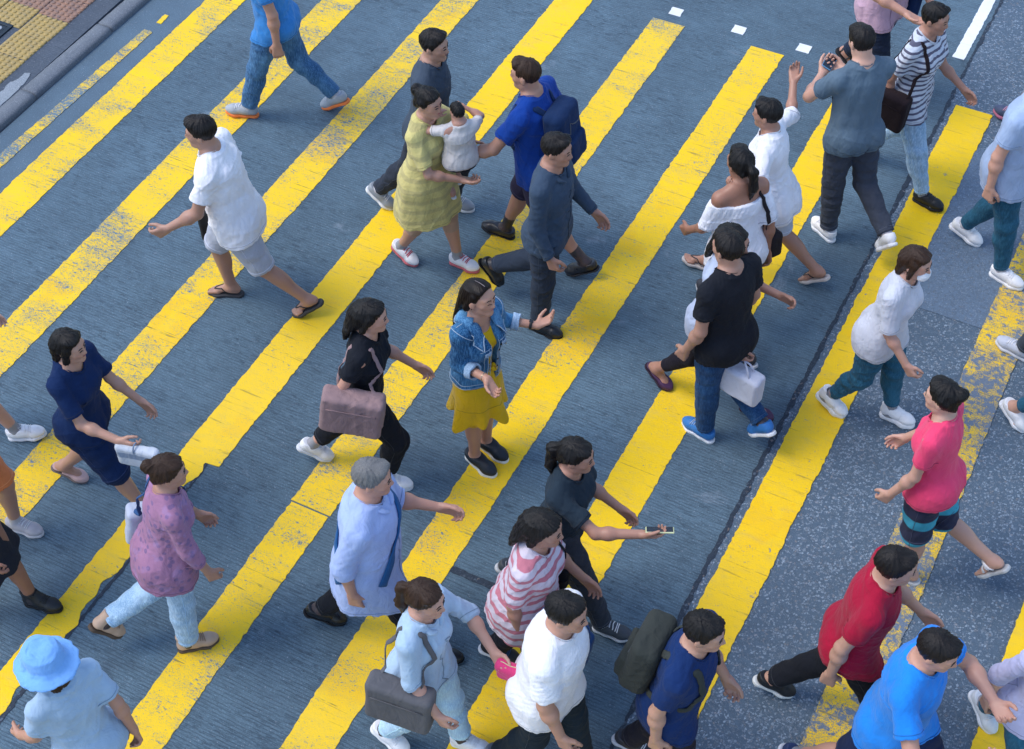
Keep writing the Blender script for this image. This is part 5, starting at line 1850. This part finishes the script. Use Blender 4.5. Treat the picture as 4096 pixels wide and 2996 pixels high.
# ---- left of the woman who stands still
p = P('woman in black top and black trousers pushing off one white sneaker', (694, 1012), 22, 'r', 'R', 'toeoff', 1.62, 'f', skin='light', lean=9,
      tp=top('blouse', BLKF, loose=.018, sleeve=.6, length=-.05), bt=B('trousers', BLKF, length=1.72), sh=('sneaker', WH, (.7, .72, .76)), hair=('long', BLKH, .22), armL=('sw', 8, 9, 40))
shoulder_bag(p, 1, fab((.30, .20, .20)), 'large dusty mauve tote bag on the shoulder of the woman in black', hs=(.07, .19, .16), at_=(.02, 0, .08), name='tote_bag')
p = P('grey-haired man in long pale blue shirt, black trousers and black leather shoes', (717, 1371), 22, 'r', 'R', 'contact', 1.72, 'm', skin='light', lean=6, girth=1.08,
      tp=top('shirt', fab((.36, .46, .74)), loose=.034, length=-.26, flare=.08, sleeve=1.2), bt=B('trousers', BLKF), sh=('leather', BK, (.01, .01, .012)), hair=('short', GRYH), armL=('sw', 12, 10, 62))
p.strap([p.C(.18, .12, .0), p.C(.08, .17, .2), p.C(-.04, .14, .38), p.C(-.10, .03, .505), p.C(-.09, -.08, .46), p.C(0, -.16, .3), p.C(.12, -.16, .1), p.C(.2, -.1, -.02)], .028, fab((.02, .10, .26)), p.root, 'sash')

# ---- behind her
p = P('woman in loose pale yellow tunic carrying a child, white sneakers with red laces', (892, 572), -7, 'r', 'L', 'short', 1.58, 'f', skin='mid', lean=4,
      tp=top('blouse', fab((.60, .52, .20), 'stripe', (.46, .40, .17), 12), sleeve=.8, loose=.030, length=-.34, flare=.16), bt=B('leggings', fab((.40, .27, .20)), length=1.3), sh=('sneaker', (.80, .78, .80), (.55, .14, .16), (.60, .04, .06)), hair=('bun', BLKH),
      armL=('ik', (-.13, .26, .22), (-1, .2, -.4), (.8, 0, .5), 40), armR=('ik', (.02, .32, .12), (1, -.2, -.5), (0, 0, 1), 40))
mum = p
# child on her arm
cm = p.root
cw = Matrix.Translation(p.root.location) @ Matrix.Rotation(p.root.rotation_euler.z, 4, 'Z')
cpos = cw @ Vector(p.C(-.06, .235, .26))
POSES['carried'] = dict(f=(62, 80, 0), r=(48, 78, 0), both=False)
k = Person.__new__(Person)
k.__init__('small child in black leggings held by the woman in the yellow tunic', (0, 0), (1, 0), 'f', 'R', 'carried', .92, 'f', skin='light', facing=150, shoes=('flipflop',),
           fixed=(np.array([0, 0, 0.]), 0), group=None, lean=-4, hair=('short', BLKH), armL=('ik', (-.16, .22, .52), (-1, 0, -.6), (0, 0, -1)), armR=('ik', (.2, .22, .5), (1, 0, -.6), (0, 0, -1)), vox=.0065, girth=1.25)
k.make_bottom('leggings', BLKF, length=1.75); k.make_top('tee', fab((.62, .58, .56)), loose=.03, length=-.06)
P0w = Matrix.Rotation(R(150) - math.pi / 2, 4, 'Z') @ Vector(k.P0)
k.root.location = cpos - P0w
p = P('person in dark grey clothes and grey sneakers behind the woman with the child', (838, 452), 5, 'r', 'L', 'toeoff', 1.66, 'm', skin='mid', lean=6,
      tp=top('tee', fab((.05, .07, .10)), loose=.022), bt=B('trousers', CHAR), sh=('sneaker', (.30, .33, .37)))
p = P('man in deep blue t-shirt and dark shorts walking left with a navy backpack', (1100, 515), 186, 'f', 'R', 'contact', 1.73, 'm', skin='mid', lean=7, girth=1.08,
      tp=top('tee', fab((.006, .045, .26)), loose=.026), bt=B('shorts', fab((.035, .03, .065)), length=1.0), sh=('leather', (.02, .022, .03), (.02, .02, .025)), hair=('crop', BRNH), armL=('sw', 34, 14, 30))
backpack(p, fab((.010, .028, .085)), 'navy backpack on the back of the man in the deep blue t-shirt')
p = P('man in dark long-sleeved shirt and trousers behind the denim jacket woman, glossy black shoes', (1203, 732), 4, 'f', 'R', 'pass', 1.66, 'm', skin='mid', lean=3,
      tp=top('shirt', fab((.045, .072, .115)), loose=.022, sleeve=1.95), bt=B('trousers', fab((.030, .042, .066))), sh=('leather', BK, (.008, .008, .01)))

# ---- group right of the centre
p = P('woman in wide white top with arms spread, striding left in pale flip-flops', (1540, 588), 181, 'f', 'L', 'wide', 1.60, 'f', skin='mid', lean=6,
      tp=top('blouse', WHT, sleeve=1.05, loose=.040, length=-.12, flare=.2), bt=B('shorts', fab((.42, .46, .56)), length=.95), sh=('flipflop', (.03, .03, .035), (.55, .50, .48)), hair=('short', BLKH), armR=('ik', (.62, .10, .48), (0, -.5, -1), (0, 0, 1), 30), armL=('ik', (-.58, .06, .5), (0, -.5, -1), (0, 0, 1), 30))
p = P('woman with dark ponytail and white off-the-shoulder top seen from behind', (1560, 655), 148, 'f', 'R', 'contact', 1.61, 'f', skin='tan', lean=4,
      tp=top('blouse', WHT, sleeve=.95, loose=.030, length=-.12, strapless=True, flare=.1), bt=B('shorts', fab((.36, .48, .66)), length=.6), sh=('sneaker', (.03, .03, .04), (.6, .6, .62)), hair=('tail', BLKH))
shoulder_bag(p, 1, fab((.025, .02, .022)), 'dark brown handbag at the hip of the woman with the ponytail', hs=(.05, .13, .10))
p = P('woman in pale grey-blue top and black leggings, wearing purple ballet flats', (1450, 843), -12, 'r', 'L', 'contact', 1.60, 'f', skin='mid', lean=5,
      tp=top('blouse', fab((.40, .46, .60)), sleeve=.7, loose=.026, length=-.13), bt=B('leggings', fab((.016, .014, .022)), length=1.74), sh=('flat', (.07, .025, .075), (.03, .015, .03)), hair=('long', BLKH, .24), armL=('sw', 15, 10, 75))
shoulder_bag(p, -1, fab((.03, .045, .055)), 'dark slate handbag carried by the woman in purple flats', hs=(.055, .14, .11))
hand_bag(p, 1, fab((.58, .60, .70)), 'white shopping bag carried by the woman in purple flats', hs=(.06, .17, .12), drop=.08)
p = P('man in black t-shirt and dark blue jeans walking left in bright blue sneakers', (1540, 955), 158, 'f', 'L', 'mid', 1.68, 'm', skin='mid', lean=4,
      tp=top('tee', BLKF, loose=.020, length=-.12), bt=B('trousers', fab((.012, .045, .12), 'denim', (.02, .08, .2))), sh=('sneaker', (.03, .18, .50), (.75, .77, .8), (.35, .45, .6)))

# ---- upper right
p = P('person in dusty pink shirt and dark trousers at the top edge, black sandals', (1955, 272), -30, 'f', 'R', 'contact', 1.70, 'm', skin='light', lean=5,
      tp=top('shirt', fab((.50, .33, .42)), sleeve=.75, loose=.030, length=-.12), bt=B('trousers', fab((.014, .022, .045)), length=1.88), sh=('sandal', (.02, .02, .024), (.015, .015, .018), 'ankle'), armR=('ik', (.20, .42, .22), (1, -.3, -.6), (0, 0, 1), 30))
shoulder_bag(p, -1, fab((.008, .025, .09)), 'navy sling bag on the person in the dusty pink shirt', hs=(.05, .12, .14), cross=True)
p = P('person in grey and white striped t-shirt, light jeans and black sneakers', (2045, 455), -10, 'f', 'R', 'contact', 1.62, 'f', skin='mid', lean=4,
      tp=top('tee', fab((.56, .60, .68), 'stripe', (.10, .10, .15), 24), loose=.028, length=-.12, sleeve=.7), bt=B('trousers', LJEANS, hemr=.052), sh=('sneaker', (.010, .012, .015), (.015, .016, .02), (.02, .02, .02)), hair=('short', BLKH))
shoulder_bag(p, 1, fab((.022, .014, .016)), 'black handbag on the shoulder of the person in the striped t-shirt', hs=(.06, .12, .15))
p = P('man in slate grey t-shirt looking down at a pale blue phone in both hands', (1815, 513), 140, 'f', 'L', 'pass', 1.70, 'm', skin='light', lean=5, pitch=-18,
      tp=top('tee', fab((.10, .15, .20)), loose=.024, length=-.1), bt=B('trousers', fab((.05, .06, .085))), sh=('sneaker', WH, (.78, .79, .82)), armL=('ik', (-.08, .34, .26), (-1, -.3, -.6), (.3, -.3, 1), 40), armR=('ik', (.08, .33, .25), (1, -.3, -.6), (-.3, -.3, 1), 40))
phone(p, -1, 'pale blue phone held by the man in the slate grey t-shirt', (.12, .30, .50))
p = P('person in red and white striped shirt and khaki trousers, top right corner', (2222, 265), 160, 'f', 'L', 'contact', 1.68, 'm', skin='mid', lean=6,
      tp=top('tee', fab((.68, .60, .68), 'stripe', (.40, .05, .10), 14), loose=.03, length=-.14), bt=B('trousers', fab((.26, .25, .26))), sh=('sneaker', (.05, .07, .14), (.50, .16, .25), (.6, .3, .4)))
shoulder_bag(p, -1, fab((.018, .022, .026)), 'black messenger bag on the person in the red striped shirt', hs=(.06, .16, .13), cross=True)
p = P('man in loose grey-blue t-shirt and teal jeans near the right edge, white sneakers', (2125, 527), -13, 'r', 'R', 'short', 1.72, 'm', skin='light', lean=6, girth=1.1,
      tp=top('tee', fab((.34, .44, .62)), loose=.034, length=-.15), bt=B('trousers', TEAL, hemr=.048), sh=('sneaker', WH, (.8, .8, .82)))

# ---- right
p = P('woman in white face mask, pale shirt, teal jeans and white platform sneakers', (1828, 903), -10, 'r', 'L', 'short', 1.56, 'f', skin='light', lean=9,
      tp=top('blouse', fab((.55, .57, .64)), sleeve=.9, loose=.030, length=-.13), bt=B('trousers', TEAL, hemr=.044, length=1.8), sh=('platform', WH, (.82, .82, .84)), hair=('bob', BRNH))
Fm = Field(); Fm.add(ell(p.H(0, .068, -.060), np.array([.058, .042, .044]) * p.s, p.Rh), 0); Fm.clip(plane(p.H(0, .045, 0), p.Rh @ np.array([0, -1, 0.])), .01); Fm.disp = lambda q: (.0015 * np.sin(((q - p.hc) @ p.Rh)[:, 2] * 420)).astype(f32)
emit(Fm, .005, 'face_mask', plastic('mask_paper', (.75, .77, .80), .8), p.root)
p = P('person in white shirt and teal trousers at the right edge, white slip-on shoes', (2228, 930), -19, 'r', 'L', 'contact', 1.64, 'f', skin='light', lean=6,
      tp=top('shirt', WHT, sleeve=.8, loose=.030, length=-.18, flare=.08), bt=B('trousers', TEAL, hemr=.045, length=1.8), sh=('slipon', WH, (.8, .8, .82)), hair=('long', BLKH, .24))
p = P('person in pale grey sneakers and grey trousers walking left at the right edge', (2232, 778), 163, 'f', 'L', 'contact', 1.66, 'm', skin='mid',
      tp=top('tee', fab((.60, .60, .72)), loose=.026), bt=B('trousers', fab((.05, .065, .09))), sh=('sneaker', (.48, .52, .62), (.62, .64, .7)))
p = P('woman in magenta top, dark shorts with cyan stripes and white strapped sandals', (1985, 1272), 175, 'f', 'L', 'pass', 1.62, 'f', skin='light', lean=6,
      tp=top('tee', fab((.80, .06, .16)), loose=.024, length=-.08), bt=B('shorts', fab((.030, .035, .070), 'stripe', (.05, .34, .48), 5), length=1.02), sh=('sandal', WH, (.50, .52, .54)), hair=('bun', BLKH))
p = P('man in dark red shirt and black trousers, black slip-on shoes with white soles', (1700, 1526), 14, 'r', 'R', 'contact', 1.70, 'm', skin='mid', lean=8,
      tp=top('tee', fab((.34, .008, .035)), loose=.024, length=-.09), bt=B('trousers', BLKF), sh=('slipon', BK, (.75, .76, .74)))
p = P('man in bright blue t-shirt and navy shorts holding a brown phone, lower right', (2015, 1770), -8, 'f', 'L', 'flat', 1.72, 'm', skin='light', lean=5, girth=1.05, pitch=-12,
      tp=top('tee', fab((.015, .22, .70)), loose=.028, length=-.12), bt=B('shorts', fab((.010, .020, .065)), length=.95), sh=('sneaker', (.02, .04, .12), (.7, .7, .74)), armR=('ik', (.20, .40, .30), (1, -.3, -.8), (-.3, -.2, 1), 35), armL=('ik', (-.14, .38, .30), (-1, -.3, -.8), (.3, -.2, 1), 35))
phone(p, 1, 'dark brown phone held by the man in the bright blue t-shirt', (.07, .035, .025))
p = P('person in lavender shirt and teal trousers at the lower right edge, soft white shoes', (2160, 1580), -41, 'r', 'R', 'contact', 1.66, 'f', skin='light', lean=5,
      tp=top('shirt', fab((.45, .46, .66)), sleeve=1.2, loose=.026), bt=B('trousers', TEAL, hemr=.05), sh=('sneaker', (.66, .70, .76), (.72, .75, .8)), hair=('tail', BLKH))

# ---- bottom centre
p = P('woman in black blouse stretching one arm to the right with a pale yellow phone', (1350, 1400), 8, 'f', 'R', 'contact', 1.62, 'f', skin='mid', lean=6,
      tp=top('blouse', fab((.020, .034, .050)), sleeve=.7, loose=.022, length=-.06), bt=B('trousers', CHAR), sh=('sneaker', (.05, .06, .075), (.55, .57, .6)), hair=('tail', BLKH), armR=('ik', (.16, .50, .34), (1, -.4, -.8), (-.5, 0, .8), 32))
phone(p, 1, 'pale yellow phone in the stretched hand of the woman in the black blouse', (.62, .66, .38))
p = P('woman in pink and white striped shirt with a black bag, black running shoes', (1100, 1452), 8, 'r', 'R', 'short', 1.66, 'f', skin='mid', lean=8,
      tp=top('blouse', fab((.60, .54, .62), 'stripe', (.48, .17, .22), 15), sleeve=.85, loose=.034, length=-.16, flare=.12), bt=B('trousers', BLKF), sh=('sneaker', (.014, .016, .02), (.62, .64, .68), (.03, .08, .2)), hair=('long', BLKH, .22))
shoulder_bag(p, -1, fab((.012, .013, .016)), 'black shoulder bag of the woman in the pink striped shirt', hs=(.06, .16, .13))
p = P('man in plain white t-shirt and black trousers at the bottom, walking right', (1110, 1690), 4, 'r', 'L', 'short', 1.72, 'm', skin='mid', lean=8, girth=1.08,
      tp=top('tee', fab((.84, .84, .88)), loose=.034, length=-.15, sleeve=.7), bt=B('trousers', fab((.014, .024, .035))), sh=('sneaker', (.16, .18, .21), (.55, .57, .6)), armR=('sw', 4, 8, 16), hair=('short', BLKH))
shoulder_bag(p, -1, fab((.018, .06, .17)), 'blue shoulder bag at the side of the man in the plain white t-shirt', hs=(.06, .15, .14))
p = P('woman in pale blue shirt and pale blue jeans carrying a dark grey tote bag', (1040, 1650), 0, 'f', 'L', 'short', 1.64, 'f', skin='light', lean=6,
      tp=top('shirt', fab((.38, .52, .68)), sleeve=1.1, loose=.026, length=-.10), bt=B('trousers', fab((.36, .55, .74), 'denim', (.5, .68, .84)), length=1.84), sh=('sneaker', WH, (.78, .79, .8)), hair=('tail', BRNH), armL=('ik', (-.16, .36, .14), (-1, -.4, -.6), (.6, 0, .6), 60))
shoulder_bag(p, 1, fab((.11, .11, .12)), 'dark grey tote bag on the shoulder of the woman in pale blue jeans', hs=(.06, .18, .17), name='tote_bag')
o, G_ = bag_box(p, hand_point(p, -1, .10) + np.array([0, .05, .0]), [.035, .10, .06], np.eye(3), fab((.62, .05, .17)), 'pouch', 'bright pink pouch in the hand of the woman in pale blue jeans', 'pouch', .03, seed=6)
zm = MB(); zm.tube(list(G_.project(np.array([hand_point(p, -1, .10) + np.array([0, .05 + y, .09]) for y in np.linspace(-.08, .08, 8)], f32), .001)), .003, 5); zm.build('zip', plastic('zip', (.6, .5, .3), .4), o, True)
p = P('man in navy shirt and black trousers wearing a dark olive backpack', (1395, 1655), 4, 'r', 'R', 'short', 1.70, 'm', skin='mid', lean=9,
      tp=top('tee', fab((.008, .028, .11)), loose=.026, length=-.12), bt=B('trousers', fab((.020, .018, .026))), sh=('sneaker', (.03, .03, .04), (.6, .6, .64)), hair=('short', BLKH))
backpack(p, fab((.040, .046, .042)), 'dark olive backpack on the man in the navy shirt')
